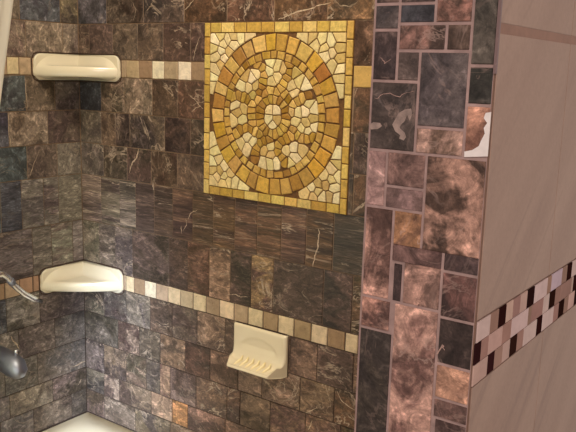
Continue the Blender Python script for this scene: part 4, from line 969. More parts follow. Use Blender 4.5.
CORNER_SEEDS = [
    (0.5274, 1.1959),
    (0.7956, 1.471),
    (0.5551, 1.505),
    (0.5304, 1.487),
    (0.4753, 1.1741),
    (0.4932, 1.504),
    (0.5027, 1.4872),
    (0.4729, 1.4123),
    (0.7429, 1.1755),
    (0.8126, 1.4597),
    (0.4838, 1.4601),
    (0.7432, 1.5019),
    (0.8194, 1.2458),
    (0.7719, 1.1982),
    (0.8101, 1.195),
    (0.8182, 1.1721),
    (0.7712, 1.1826),
    (0.4869, 1.1864),
    (0.7981, 1.4469),
    (0.7914, 1.1997),
    (0.4803, 1.494),
    (0.7915, 1.4919),
    (0.505, 1.4558),
    (0.4842, 1.2419),
    (0.5165, 1.4962),
    (0.8177, 1.4199),
    (0.8106, 1.5028),
    (0.4751, 1.2172),
    (0.5304, 1.5032),
    (0.8098, 1.4802),
    (0.776, 1.4814),
    (0.8019, 1.1741),
    (0.5646, 1.1709),
    (0.8195, 1.2201),
    (0.7684, 1.4952),
    (0.5236, 1.1782),
    (0.7591, 1.1706),
    (0.5105, 1.2095),
    (0.8076, 1.2307),
    (0.8185, 1.2621),
    (0.7841, 1.1719),
    (0.7254, 1.5026),
    (0.5093, 1.1718),
    (0.4975, 1.1982),
    (0.5198, 1.4708),
    (0.7863, 1.2157),
    (0.4798, 1.4295),
    (0.7795, 1.4654),
    (0.8156, 1.439),
    (0.8053, 1.2102),
    (0.5113, 1.1878),
    (0.4723, 1.2676),
    (0.4894, 1.2268),
    (0.5422, 1.1769),
    (0.8174, 1.4),
    (0.4772, 1.1988),
    (0.7539, 1.4875),
    (0.5744, 1.5052),
    (0.4973, 1.4723),
    (0.7566, 1.1883),
    (0.4963, 1.4418),
    (0.4729, 1.3951),
    (0.476, 1.4787),
]
CAM_RIGHT = (0.809594, 0.586315, 0.028142)
CAM_DOWN = (0.13295, -0.136461, -0.981684)
CAM_FORWARD = (-0.571735, 0.798507, -0.188429)
CAM_AT = (1.65327, -1.33913, 1.43425)


# ---------------------------------------------------------------- helpers
def lin(c):
    return c / 12.92 if c <= 0.04045 else ((c + 0.055) / 1.055) ** 2.4
def hx(c):
    return tuple(lin(v / 255) for v in c)
def rgb(r, g, b):
    return (lin(r / 255), lin(g / 255), lin(b / 255), 1)

class MB:
    """collects faces, each with two colours and a texture offset, and links them as one mesh"""
    def __init__(s):
        s.v = []; s.f = []; s.m = []; s.c1 = []; s.c2 = []; s.off = []; s.smooth = []
        s.cur = ((.5, .5, .5), (.5, .5, .5), (0, 0, 0), 0, 0, 0)
    def look(s, c1, c2, off, vein, streak, mat=0):
        s.cur = (c1, c2, off, vein, streak, mat)
    def face(s, ids, smooth=False):
        c1, c2, off, vein, streak, mat = s.cur
        s.f.append(ids); s.m.append(mat); s.smooth.append(smooth)
        s.c1.append((*c1, vein)); s.c2.append((*c2, streak)); s.off.append((*off, 1))
    def vert(s, p):
        s.v.append(tuple(p)); return len(s.v) - 1
    def prism(s, poly, P, d0, d1, ch=.0008):
        """poly: outline in wall coordinates; P(a, z, d) -> point standing d out of the wall"""
        n = len(poly)
        cx = sum(p[0] for p in poly) / n; cz = sum(p[1] for p in poly) / n
        def inset(p):
            dx, dz = p[0] - cx, p[1] - cz
            L = math.hypot(dx, dz) or 1
            k = max(.3, 1 - ch * 1.4 / L)
            return cx + dx * k, cz + dz * k
        b = [s.vert(P(p[0], p[1], d0)) for p in poly]
        m = [s.vert(P(p[0], p[1], d1 - ch)) for p in poly]
        t = [s.vert(P(*inset(p), d1)) for p in poly]
        s.face(t)
        for i in range(n):
            j = (i + 1) % n
            s.face([b[i], b[j], m[j], m[i]]); s.face([m[i], m[j], t[j], t[i]])
    def box(s, p0, p1):
        x0, y0, z0 = p0; x1, y1, z1 = p1
        i = [s.vert(p) for p in ((x0,y0,z0),(x1,y0,z0),(x1,y1,z0),(x0,y1,z0),(x0,y0,z1),(x1,y0,z1),(x1,y1,z1),(x0,y1,z1))]
        for q in ((0,3,2,1),(4,5,6,7),(0,1,5,4),(1,2,6,5),(2,3,7,6),(3,0,4,7)):
            s.face([i[k] for k in q])
    def tube(s, pts, radii, n=14, cap=True):
        rings = []
        up = None
        for k, p in enumerate(pts):
            p = Vector(p)
            a = Vector(pts[max(0, k - 1)]); b = Vector(pts[min(len(pts) - 1, k + 1)])
            t = (b - a).normalized()
            if up is None:
                up = t.orthogonal().normalized()
            up = (up - t * up.dot(t)).normalized()
            w = t.cross(up)
            r = radii[k] if isinstance(radii, (list, tuple)) else radii
            rx, ry = r if isinstance(r, tuple) else (r, r)
            rings.append([s.vert(p + up * (rx * math.cos(2*math.pi*i/n)) + w * (ry * math.sin(2*math.pi*i/n))) for i in range(n)])
        for A, B in zip(rings, rings[1:]):
            for i in range(n):
                s.face([A[i], A[(i+1) % n], B[(i+1) % n], B[i]], True)
        if cap:
            s.face(rings[0][::-1]); s.face(rings[-1])
    def grid(s, rows, smooth=True, close=False):
        ids = [[s.vert(p) for p in r] for r in rows]
        for A, B in zip(ids, ids[1:]):
            m = len(A)
            for i in range(m if close else m - 1):
                j = (i + 1) % m
                s.face([A[i], A[j], B[j], B[i]], smooth)
        return ids
    def build(s, name, mats, parent=None, weld=None, at=None):
        me = bpy.data.meshes.new(name)
        o0 = Vector(at) if at else Vector((0, 0, 0))
        me.from_pydata([tuple(Vector(p) - o0) for p in s.v], [], s.f)
        for mt in (mats if isinstance(mats, (list, tuple)) else [mats]):
            me.materials.append(mt)
        me.polygons.foreach_set('material_index', s.m)
        me.polygons.foreach_set('use_smooth', s.smooth)
        for nm, src in (('tone_one', s.c1), ('tone_two', s.c2), ('texture_shift', s.off)):
            a = me.attributes.new(nm, 'FLOAT_COLOR', 'CORNER')
            flat = []
            for f, c in zip(s.f, src):
                flat += list(c) * len(f)
            a.data.foreach_set('color', flat)
        bm = bmesh.new(); bm.from_mesh(me)
        if weld:
            bmesh.ops.remove_doubles(bm, verts=bm.verts, dist=weld)
        bmesh.ops.recalc_face_normals(bm, faces=bm.faces)
        bm.to_mesh(me); bm.free()
        o = bpy.data.objects.new(name, me); COL.objects.link(o)
        if parent is not None: o.parent = parent
        elif at: o.location = o0
        return o

def empty(name, loc):
    o = bpy.data.objects.new(name, None); o.location = loc; o.empty_display_size = .03
    COL.objects.link(o); return o
def tag(o, label, cat, group=None):
    o['label'] = label; o['category'] = cat
    if group: o['group'] = group
    return o
def structure(o, label=None):
    o['kind'] = 'structure'
    if label: o['label'] = label; 
    return o

# ---------------------------------------------------------------- materials
class NT:
    def __init__(s, name):
        s.m = bpy.data.materials.new(name); s.m.use_nodes = True
        s.t = s.m.node_tree; s.b = s.t.nodes['Principled BSDF']
    def n(s, kind, **kw):
        o = s.t.nodes.new(kind)
        for k, v in kw.items(): setattr(o, k, v)
        return o
    def l(s, a, b): s.t.links.new(a, b)
    def val(s, sock, v):
        if hasattr(v, 'is_linked') or isinstance(v, bpy.types.NodeSocket): s.l(v, sock)
        else: sock.default_value = v
    def math(s, op, a, b=0.0, c=None, clamp=False):
        o = s.n('ShaderNodeMath', operation=op, use_clamp=clamp)
        s.val(o.inputs[0], a); s.val(o.inputs[1], b)
        if c is not None: s.val(o.inputs[2], c)
        return o.outputs[0]
    def mix(s, f, a, b, blend='MIX'):
        o = s.n('ShaderNodeMix', data_type='RGBA', blend_type=blend)
        s.val(o.inputs[0], f); s.val(o.inputs[6], a); s.val(o.inputs[7], b)
        return o.outputs[2]
    def vmath(s, op, a, b):
        o = s.n('ShaderNodeVectorMath', operation=op)
        s.val(o.inputs[0], a); s.val(o.inputs[1], b); return o.outputs[0]
    def noise(s, vec, scale, detail=4, rough=.6, dist=0):
        o = s.n('ShaderNodeTexNoise'); s.l(vec, o.inputs['Vector'])
        o.inputs['Scale'].default_value = scale; o.inputs['Detail'].default_value = detail
        o.inputs['Roughness'].default_value = rough; o.inputs['Distortion'].default_value = dist
        return o.outputs['Fac']
    def ramp(s, f, stops):
        o = s.n('ShaderNodeMapRange'); o.clamp = True
        (a, x), (b, y) = stops
        s.val(o.inputs[0], f)
        for i, v in zip((1, 2, 3, 4), (a, b, x, y)): o.inputs[i].default_value = v
        return o.outputs[0]
    def attr(s, name):
        o = s.n('ShaderNodeAttribute', attribute_name=name); return o
    def bump(s, h, strength, dist):
        o = s.n('ShaderNodeBump'); o.inputs['Strength'].default_value = strength
        o.inputs['Distance'].default_value = dist
        s.l(h, o.inputs['Height']); s.l(o.outputs[0], s.b.inputs['Normal'])

def marble(name, patch=11., rough=.34, vein_col=(.44, .35, .26, 1), contrast=(.55, 1.75), gain=1.0, spec=.4, fine=42., crackle=.9):
    q = NT(name)
    a1, a2, off = q.attr('tone_one'), q.attr('tone_two'), q.attr('texture_shift')
    co = q.n('ShaderNodeTexCoord').outputs['Object']
    # streaked stones are stretched along the course
    sc = q.n('ShaderNodeMix', data_type='VECTOR')
    q.l(a2.outputs['Alpha'], sc.inputs[0])
    sc.inputs[4].default_value = (1, 1, 1)
    sc.inputs[5].default_value = (.30, .30, 3.2)
    p0 = q.vmath('MULTIPLY', co, sc.outputs[1])
    p = q.vmath('ADD', p0, off.outputs['Vector'])
    tone = q.ramp(q.noise(p, patch, 5, .62, .9), [(.43, 0), (.57, 1)])
    base = q.mix(tone, a1.outputs['Color'], a2.outputs['Color'])
    n1 = q.noise(p, fine, 9, .78, 1.1)
    k1 = q.ramp(n1, [(.32, contrast[0]), (.70, contrast[1])])
    n2 = q.noise(p, 170, 4, .75, .4)
    k2 = q.ramp(n2, [(.3, .66), (.7, 1.36)])
    vo = q.n('ShaderNodeTexVoronoi', feature='DISTANCE_TO_EDGE')
    nv = q.n('ShaderNodeTexNoise'); q.l(p, nv.inputs['Vector']); nv.inputs['Scale'].default_value = 22; nv.inputs['Detail'].default_value = 4
    jo = q.n('ShaderNodeVectorMath', operation='SCALE'); q.l(nv.outputs['Color'], jo.inputs[0]); jo.inputs['Scale'].default_value = .09
    q.l(q.vmath('ADD', p, jo.outputs[0]), vo.inputs['Vector']); vo.inputs['Scale'].default_value = 26
    crack = q.ramp(vo.outputs['Distance'], [(.0, 1.0), (.10, 0.0)])
    crack = q.math('MULTIPLY', crack, q.ramp(n1, [(.45, 0), (.62, 1)]))
    k = q.math('MULTIPLY', q.math('MULTIPLY', k1, k2), gain)
    k = q.math('MULTIPLY', k, q.math('ADD', 1.0, q.math('MULTIPLY', crack, crackle)))
    comb = q.n('ShaderNodeCombineColor')
    for i in range(3): q.l(k, comb.inputs[i])
    col = q.mix(1.0, base, comb.outputs[0], 'MULTIPLY')
    # thin calcite threads
    w = q.noise(p, 9, 5, .6, 1.6)
    ridge = q.math('ABSOLUTE', q.math('SUBTRACT', w, .5))
    thread = q.ramp(ridge, [(.004, 1), (.019, 0)])
    gate = q.ramp(q.noise(p, 17, 2, .5, 0), [(.46, 0), (.60, 1)])
    vein = q.math('MULTIPLY', q.math('MULTIPLY', thread, gate), a1.outputs['Alpha'], clamp=True)
    col = q.mix(vein, col, vein_col)
    # small crystalline flecks
    fl = q.ramp(q.noise(p, 95, 3, .6, 1.2), [(.67, 0), (.74, 1)])
    fl = q.math('MULTIPLY', fl, q.math('MULTIPLY', a1.outputs['Alpha'], .55))
    col = q.mix(fl, col, vein_col)
    q.l(col, q.b.inputs['Base Color'])
    q.l(q.ramp(n1, [(.3, rough - .06), (.7, rough + .14)]), q.b.inputs['Roughness'])
    q.b.inputs['Specular IOR Level'].default_value = spec
    q.bump(n2, .12, .001)
    return q.m

def stone(name, rough=.55, amount=(.72, 1.22), scale=60, pit=True, spec=.35):
    q = NT(name)
    a1, off = q.attr('tone_one'), q.attr('texture_shift')
    co = q.n('ShaderNodeTexCoord').outputs['Object']
    p = q.vmath('ADD', co, off.outputs['Vector'])
    n = q.noise(p, scale, 6, .68, .5)
    k = q.ramp(n, [(.28, amount[0]), (.72, amount[1])])
    comb = q.n('ShaderNodeCombineColor')
    for i in range(3): q.l(k, comb.inputs[i])
    col = q.mix(1.0, a1.outputs['Color'], comb.outputs[0], 'MULTIPLY')
    if pit:
        d = q.ramp(q.noise(p, 170, 3, .6, .6), [(.64, 0), (.72, .6)])
        col = q.mix(d, col, (.16, .09, .04, 1))
    q.l(col, q.b.inputs['Base Color']); q.b.inputs['Roughness'].default_value = rough
    q.b.inputs['Specular IOR Level'].default_value = spec
    q.bump(n, .25, .0012)
    return q.m

def plain(name, c, rough=.5, metal=0, var=(.85, 1.12), scale=40, spec=.5, bump=.0, coat=0):
    q = NT(name)
    co = q.n('ShaderNodeTexCoord').outputs['Object']
    n = q.noise(co, scale, 5, .6, .3)
    k = q.ramp(n, [(.3, var[0]), (.7, var[1])])
    comb = q.n('ShaderNodeCombineColor')
    for i in range(3): q.l(k, comb.inputs[i])
    q.l(q.mix(1.0, c, comb.outputs[0], 'MULTIPLY'), q.b.inputs['Base Color'])
    q.b.inputs['Roughness'].default_value = rough; q.b.inputs['Metallic'].default_value = metal
    q.b.inputs['Specular IOR Level'].default_value = spec
    if coat:
        q.b.inputs['Coat Weight'].default_value = coat; q.b.inputs['Coat Roughness'].default_value = .12
    if bump: q.bump(n, bump, .001)
    return q.m

M_MARBLE = marble('dark_marble', gain=1.36, contrast=(.38, 2.0), crackle=1.2)
M_PINK = marble('rosy_brown_marble', patch=17., vein_col=(.45, .30, .25, 1), contrast=(.45, 1.65), gain=1.42, spec=.16, fine=30., crackle=.8)
M_TRAV = stone('travertine')
M_GOLD = stone('golden_stone', amount=(.62, 1.25), scale=110)
M_WHITE = stone('ivory_stone', amount=(.70, 1.14), scale=110)
M_GLASS = stone('polished_mosaic_tile', rough=.6, amount=(.86, 1.1), scale=30, pit=False, spec=.0)
M_VEIN = plain('calcite_vein', rgb(208, 188, 162), .5, var=(.35, 1.25), scale=130)
M_VEIN_PINK = plain('rosy_calcite', rgb(178, 142, 130), .5, var=(.5, 1.2), scale=110)
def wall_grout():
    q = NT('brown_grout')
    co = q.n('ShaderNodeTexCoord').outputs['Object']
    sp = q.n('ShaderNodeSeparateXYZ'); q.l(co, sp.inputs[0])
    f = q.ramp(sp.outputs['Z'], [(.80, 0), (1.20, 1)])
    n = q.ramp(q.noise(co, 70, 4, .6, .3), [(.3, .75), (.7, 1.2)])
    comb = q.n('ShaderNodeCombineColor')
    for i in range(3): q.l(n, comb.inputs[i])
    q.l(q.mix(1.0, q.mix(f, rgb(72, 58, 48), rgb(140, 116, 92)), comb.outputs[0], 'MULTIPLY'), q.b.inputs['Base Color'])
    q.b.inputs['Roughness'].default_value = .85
    return q.m
M_GROUT = wall_grout()
M_GROUT_PINK = plain('mauve_grout', rgb(160, 132, 126), .85, var=(.75, 1.2), scale=60)
M_GROUT_GOLD = plain('ochre_grout', rgb(104, 72, 38), .9, var=(.6, 1.3), scale=120, bump=.3)
M_CERAMIC = plain('cream_glazed_ceramic', rgb(234, 226, 200), .16, var=(.97, 1.02), scale=8, spec=.6, coat=.4)
M_DISH = plain('ivory_glazed_ceramic', rgb(232, 220, 188), .2, var=(.97, 1.02), scale=8, spec=.6, coat=.3)
M_RIB = plain('pale_yellow_glaze', rgb(244, 228, 176), .25, var=(.97, 1.02), scale=8, spec=.6)
M_TUB = plain('cream_enamel', rgb(246, 237, 208), .2, var=(.97, 1.02), scale=5, spec=.6)
M_CHROME = plain('polished_chrome', rgb(225, 228, 234), .22, 1, var=(.95, 1.03), scale=12)
M_SPOUT = plain('dull_dark_chrome', rgb(150, 155, 168), .45, 1, var=(.85, 1.1), scale=20)
M_CAULK = plain('brown_sealant', rgb(72, 50, 36), .8, var=(.8, 1.15), scale=60)
M_TRIM = plain('mauve_metal_edge', rgb(112, 88, 86), .5, var=(.9, 1.1), scale=30)
M_PAINT = plain('warm_white_paint', rgb(214, 200, 184), .8, var=(.97, 1.02), scale=4)
M_FLOOR = plain('beige_floor_tile', rgb(150, 126, 108), .5, var=(.85, 1.1), scale=9)

def curtain_material():
    q = NT('cream_curtain_cloth')
    co = q.n('ShaderNodeTexCoord').outputs['Object']
    w = q.n('ShaderNodeTexWave'); q.l(co, w.inputs['Vector'])
    w.inputs['Scale'].default_value = 300; w.bands_direction = 'Z'
    k = q.ramp(w.outputs['Fac'], [(0, .95), (1, 1.0)])
    comb = q.n('ShaderNodeCombineColor')
    for i in range(3): q.l(k, comb.inputs[i])
    q.l(q.mix(1.0, rgb(248, 244, 226), comb.outputs[0], 'MULTIPLY'), q.b.inputs['Base Color'])
    q.b.inputs['Roughness'].default_value = .8
    tr = q.n('ShaderNodeBsdfTranslucent'); tr.inputs[0].default_value = rgb(246, 241, 224)
    mx = q.n('ShaderNodeMixShader'); mx.inputs[0].default_value = .5
    q.l(q.b.outputs[0], mx.inputs[1]); q.l(tr.outputs[0], mx.inputs[2])
    q.l(mx.outputs[0], q.t.nodes['Material Output'].inputs['Surface'])
    return q.m
M_CURTAIN = curtain_material()

def tan_tile_material():
    """big wood-look stone tile with slanting soft streaks"""
    q = NT('tan_wood_look_tile')
    co = q.n('ShaderNodeTexCoord').outputs['Object']
    def slant(deg, sy):
        r = q.n('ShaderNodeVectorRotate', rotation_type='X_AXIS'); q.l(co, r.inputs['Vector'])
        r.inputs['Angle'].default_value = math.radians(deg)
        return q.vmath('MULTIPLY', r.outputs[0], (1, sy, 1))
    n = q.noise(slant(46, 9), 2.2, 4, .5, .5)
    f = q.ramp(n, [(.30, 0), (.70, 1)])
    c = q.mix(f, rgb(142, 114, 100), rgb(154, 126, 111))
    t = q.ramp(q.noise(slant(48, 16), 2.0, 2, .5, .6), [(.60, 0), (.72, .40)])
    c = q.mix(t, c, rgb(112, 86, 76))
    g = q.ramp(q.noise(co, 220, 3, .6, 0), [(.3, .93), (.7, 1.06)])
    comb = q.n('ShaderNodeCombineColor')
    for i in range(3): q.l(g, comb.inputs[i])
    q.l(q.mix(1.0, c, comb.outputs[0], 'MULTIPLY'), q.b.inputs['Base Color'])
    q.b.inputs['Roughness'].default_value = .55
    q.b.inputs['Specular IOR Level'].default_value = .3
    return q.m
M_TAN = tan_tile_material()

# ---------------------------------------------------------------- the room shell
P_BACK = lambda a, z, d: (a, -d, z)                 # back wall, plane y = 0
P_LEFT = lambda a, z, d: (d, a, z)                  # left wall, plane x = 0
END_Y = -.68
P_END = lambda a, z, d: (a, END_Y - d, z)           # end of the partition
SIDE_X = 1.402
P_SIDE = lambda a, z, d: (SIDE_X + d, a, z)         # outer side of the partition

def rnd_off():
    return tuple(random.uniform(0, 9) for _ in range(3))
def lay(mb, tiles, P, gap, d0=-.004, d1=0.0, mat=0, ch=.0008, wob=.0):
    for a0, a1, z0, z1, c1, c2, v, st in tiles:
        if a1 - a0 < .004 or z1 - z0 < .004: continue
        mb.look(hx(c1), hx(c2), rnd_off(), v, st, mat)
        g = gap / 2
        j = lambda: random.uniform(-wob, wob)
        mb.prism([(a0+g+j(), z0+g+j()), (a1-g+j(), z0+g+j()), (a1-g+j(), z1-g+j()), (a0+g+j(), z1-g+j())], P, d0, d1 + random.uniform(-.0002, .0003), ch)
def lay_veins(mb, veins, P, mat, d=.0006):
    mb.look((.5,)*3, (.5,)*3, (0, 0, 0), 0, 0, mat)
    for pts, w in veins:
        fine = []
        for (a, b) in zip(pts, pts[1:]):
            for k in range(4):
                t = k / 4
                fine.append((a[0]+(b[0]-a[0])*t + random.uniform(-.0012, .0012), a[1]+(b[1]-a[1])*t + random.uniform(-.0012, .0012)))
        fine.append(pts[-1])
        rows = []
        n = len(fine)
        for i, p in enumerate(fine):
            q0 = fine[max(0, i-1)]; q1 = fine[min(n-1, i+1)]
            tx, tz = q1[0]-q0[0], q1[1]-q0[1]; L = math.hypot(tx, tz) or 1
            s = w * .32 * (.3 + .7 * math.sin(math.pi * (i + .6) / (n + .2))) * random.uniform(.55, 1.2)
            rows.append([P(p[0] - tz/L*s, p[1] + tx/L*s, d), P(p[0] + tz/L*s, p[1] - tx/L*s, d)])
        mb.grid(rows, False)

# back wall: grout bed, tiles and their calcite veins
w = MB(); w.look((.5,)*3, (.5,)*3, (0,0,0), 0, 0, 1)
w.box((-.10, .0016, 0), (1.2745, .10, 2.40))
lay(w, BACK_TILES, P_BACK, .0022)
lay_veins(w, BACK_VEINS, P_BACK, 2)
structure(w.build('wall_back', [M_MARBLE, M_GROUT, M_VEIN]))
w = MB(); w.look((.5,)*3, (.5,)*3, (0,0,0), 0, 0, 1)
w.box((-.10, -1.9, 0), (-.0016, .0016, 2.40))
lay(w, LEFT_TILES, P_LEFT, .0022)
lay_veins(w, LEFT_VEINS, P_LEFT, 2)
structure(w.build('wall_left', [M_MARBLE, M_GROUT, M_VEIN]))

# travertine courses
for k, (tiles, P, nm) in enumerate(((BACK_BAND_HIGH, P_BACK, 'trim_1'), (BACK_BAND_LOW, P_BACK, 'trim_2'), (LEFT_BAND_HIGH, P_LEFT, 'trim_3'), (LEFT_BAND_LOW, P_LEFT, 'trim_4'))):
    w = MB(); lay(w, tiles, P, .0028, d0=-.0015, d1=.0012, ch=.0014, wob=.0006)
    structure(w.build(nm, M_TRAV))

# partition between the tub and the room: tiled end, tan tiled outer side
w = MB(); w.look((.5,)*3, (.5,)*3, (0,0,0), 0, 0, 1)
w.box((1.2757, END_Y + .0012, 0), (1.3995, 1.2, 2.40))
lay(w, PARTITION_TILES, P_END, .0030)
lay_veins(w, PARTITION_VEINS, P_END, 2)
for pts, m in PARTITION_PATCHES:                    # pale calcite patches in the stone
    w.look((.5,)*3, (.5,)*3, (0, 0, 0), 0, 0, m)
    w.face([w.vert(P_END(a, z, .0007)) for a, z in pts])
structure(w.build('wall_partition', [M_PINK, M_GROUT_PINK, M_VEIN_PINK, plain('white_calcite', rgb(226, 214, 210), .4, var=(.85, 1.05), scale=60), plain('grey_pink_calcite', rgb(158, 134, 124), .5, var=(.55, 1.2), scale=110)]))
w = MB(); w.look((.5,)*3, (.5,)*3, (0,0,0), 0, 0, 1)
w.box((1.3996, END_Y + .001, 0), (1.4008, 1.2, 2.40))
w.look((.5,)*3, (.5,)*3, (0,0,0), 0, 0, 0)
def slab(a0, a1, z0, z1):
    w.prism([(a0, z0), (a1, z0), (a1, z1), (a0, z1)], lambda a, z, d: (SIDE_X + d, a, z), -.001, 0, .0005)
for z0, z1 in ((0.0, .50), (.503, 1.1405), (1.208, 1.4708), (1.4797, 2.0), (2.003, 2.40)):
    slab(END_Y + .002, -.4655, z0, z1)
    slab(-.4640, .15, z0, z1); slab(.152, .75, z0, z1); slab(.752, 1.2, z0, z1)
w.look((.5,)*3, (.5,)*3, (0,0,0), 0, 0, 2)
w.box((1.4003, END_Y + .002, 1.4708), (1.4016, 1.2, 1.4797))
M_TANGROUT = plain('tan_grout', rgb(118, 88, 74), .85)
structure(w.build('wall_right', [M_TAN, M_TANGROUT, plain('brown_joint', rgb(134, 98, 82), .7)]))
w = MB(); lay(w, GLASS_BAND, P_SIDE, .0008, d0=-.001, d1=.0004, ch=.0004)
structure(w.build('trim_5', M_GLASS))
w = MB(); w.look((.5,)*3, (.5,)*3, (0,0,0), 0, 0, 0)
w.box((1.3993, END_Y - .0008, 1.436), (1.4022, END_Y + .0019, 2.40))
structure(w.build('trim_6', M_TRIM))

w = MB(); w.box((-.1, -2.2, -.08), (3.2, 1.2, 0)); structure(w.build('floor', M_FLOOR))
w = MB(); w.box((-.1, -1.9, 2.401), (1.9, 1.2, 2.48)); structure(w.build('ceiling', M_PAINT))

# ---------------------------------------------------------------- mosaic medallion
MX0, MX1, MZ0, MZ1 = .4465, .8455, 1.1405, 1.535
CX, CZ = .646, 1.3355
med = empty('mosaic_medallion', (CX, 0, CZ))
tag(med, 'square golden stone mosaic with a round pinwheel pattern set into the back wall', 'mosaic')
def medp(mb, name, mat):
    o = mb.build(name, mat)
    o.parent = med; o.matrix_parent_inverse = Matrix.Translation((-CX, 0, -CZ)); return o
mb = MB(); mb.look((.5,)*3, (.5,)*3, (0,0,0), 0, 0, 0)
mb.box((MX0, -.0008, MZ0), (MX1, .0012, MZ1)); medp(mb, 'grout_bed', M_GROUT_GOLD)

def tone(cols, spread=14):
    c = random.choice(cols); d = random.uniform(-spread, spread)
    return tuple(lin(min(255, max(0, v + d + random.uniform(-4, 4))) / 255) for v in c)
GOLD = [(196, 158, 74), (176, 138, 58), (204, 170, 90), (160, 120, 52), (186, 148, 74)]
RING = [(200, 160, 78), (178, 136, 66), (208, 172, 98), (166, 122, 62), (192, 152, 84), (202, 162, 66)]
EDGE = [(214, 184, 100), (204, 170, 84), (220, 194, 118), (196, 160, 78)]
IVORY = [(232, 214, 158), (222, 200, 138), (240, 224, 176), (204, 176, 112)]

def sett(mb, poly, c, h=.0032, ch=.0012):
    mb.look(c, c, rnd_off(), 0, 0, 0)
    mb.prism(poly, P_BACK, .0002, h + random.uniform(-.0004, .0005), ch)

mb = MB()
bw = .0195
def run(a0, a1, n):
    xs = [a0]
    for i in range(1, n): xs.append(a0 + (a1 - a0) * (i + random.uniform(-.12, .12)) / n)
    return xs + [a1]
g = .0011
xs = run(MX0 + .018, MX1 - .018, 10)
for zb, zt in ((MZ1 - .023, MZ1), (MZ0, MZ0 + .0205)):
    for a, b in zip(xs, xs[1:]): sett(mb, [(a+g, zb+g), (b-g, zb+g), (b-g, zt-g), (a+g, zt-g)], tone(EDGE, 10))
    xs = run(MX0 + .018, MX1 - .018, 10)
for xa, xb in ((MX0, MX0 + .0175), (MX1 - .0175, MX1)):
    zs = run(MZ0, MZ1, 11)
    for a, b in zip(zs, zs[1:]): sett(mb, [(xa+g, a+g), (xb-g, a+g), (xb-g, b-g), (xa+g, b-g)], tone(EDGE, 10))
medp(mb, 'border', M_GOLD)

def ring(name, r0, r1, n, cols, wob, special=()):
    mb = MB()
    t0 = random.random()
    ang = [2*math.pi*(i + t0 + random.uniform(-wob, wob)) / n for i in range(n)] ; ang.append(ang[0] + 2*math.pi)
    for i, (a, b) in enumerate(zip(ang, ang[1:])):
        gr = .0016 / ((r0 + r1) / 2)
        j = lambda: random.uniform(-.0018, .0018)
        pl = [(CX + (r + j())*math.cos(t), CZ + (r + j())*math.sin(t)) for r, t in ((r0, a+gr), (r0, b-gr), (r1, b-gr), (r1, a+gr))]
        deg = math.degrees((a + b) / 2) % 360
        c = tone(cols)
        for d, sc in special:
            if abs((deg - d + 180) % 360 - 180) < 360 / n / 2: c = tuple(lin(v / 255) for v in sc)
        sett(mb, pl, c)
    medp(mb, name, M_GOLD)
ring('outer_ring', .1405, .1735, 32, RING, .1, ((40, (168, 112, 52)), (318, (212, 164, 60)), (330, (208, 158, 62))))
ring('inner_ring', .1225, .1375, 40, GOLD, .16)

def cell(i, pts, gap, extra, reach):
    px, pz = pts[i][0], pts[i][1]
    R = reach
    poly = [(px + R*math.cos(2*math.pi*k/16), pz + R*math.sin(2*math.pi*k/16)) for k in range(16)]
    def clip(poly, nx, nz, c):          # keep n.p <= c
        out = []
        for k in range(len(poly)):
            a, b = poly[k], poly[(k+1) % len(poly)]
            da, db = nx*a[0]+nz*a[1]-c, nx*b[0]+nz*b[1]-c
            if da <= 0: out.append(a)
            if da * db < 0:
                t = da / (da - db); out.append((a[0]+(b[0]-a[0])*t, a[1]+(b[1]-a[1])*t))
        return out
    for j, q in enumerate(pts):
        if j == i: continue
        dx, dz = q[0]-px, q[1]-pz; L = math.hypot(dx, dz)
        if L > 2.2 * R or L < 1e-6: continue
        nx, nz = dx/L, dz/L
        poly = clip(poly, nx, nz, nx*(px+q[0])/2 + nz*(pz+q[1])/2 - gap)
        if len(poly) < 3: return None
    for nx, nz, c in extra(px, pz):
        poly = clip(poly, nx, nz, c)
        if len(poly) < 3: return None
    # drop slivers
    out = [poly[0]]
    for p in poly[1:]:
        if math.hypot(p[0]-out[-1][0], p[1]-out[-1][1]) > .0013: out.append(p)
    if math.hypot(out[0][0]-out[-1][0], out[0][1]-out[-1][1]) < .0013: out.pop()
    if len(out) < 3: return None
    area = abs(sum(out[k][0]*out[(k+1) % len(out)][1]-out[(k+1) % len(out)][0]*out[k][1] for k in range(len(out))))/2
    return out if area > 1.2e-5 else None
def inside(px, pz):
    t = math.atan2(pz-CZ, px-CX)
    return [(math.cos(t+d), math.sin(t+d), CX*math.cos(t+d)+CZ*math.sin(t+d)+.1205) for d in (-.14, -.07, 0, .07, .14)]
gold = MB(); lobes = {}
for i, s in enumerate(STONE_SEEDS):
    pl = cell(i, STONE_SEEDS, .00115, inside, .0120 if s[2] == 'g' else .019)
    if pl is None: continue
    if s[2] == 'g': sett(gold, pl, tone(GOLD, 22))
    else:
        dx, dz = s[0]-CX, s[1]-CZ
        k = 'centre' if math.hypot(dx, dz) < .034 else int((math.degrees(math.atan2(dz, dx)) + 22.5) % 360 // 45)
        sett(lobes.setdefault(k, MB()), pl, tone(IVORY, 12), .0034)
medp(gold, 'pinwheel_scroll', M_GOLD)
for k, mb in lobes.items(): medp(mb, 'ivory_centre' if k == 'centre' else 'ivory_lobe', M_WHITE)
def outside(px, pz):
    t = math.atan2(pz-CZ, px-CX)
    r = [(-math.cos(t+d), -math.sin(t+d), -(CX*math.cos(t+d)+CZ*math.sin(t+d)+.1752)) for d in (-.03, 0, .03)]
    return r + [(1, 0, MX1-.0185), (-1, 0, -(MX0+.0185)), (0, 1, MZ1-.024), (0, -1, -(MZ0+.0215))]
corners = {}
for i, s in enumerate(CORNER_SEEDS):
    pl = cell(i, CORNER_SEEDS, .0012, outside, .021)
    if pl: sett(corners.setdefault((s[0] > CX, s[1] > CZ), MB()), pl, tone(IVORY, 12), .0034)
for mb in corners.values(): medp(mb, 'corner_stones', M_WHITE)

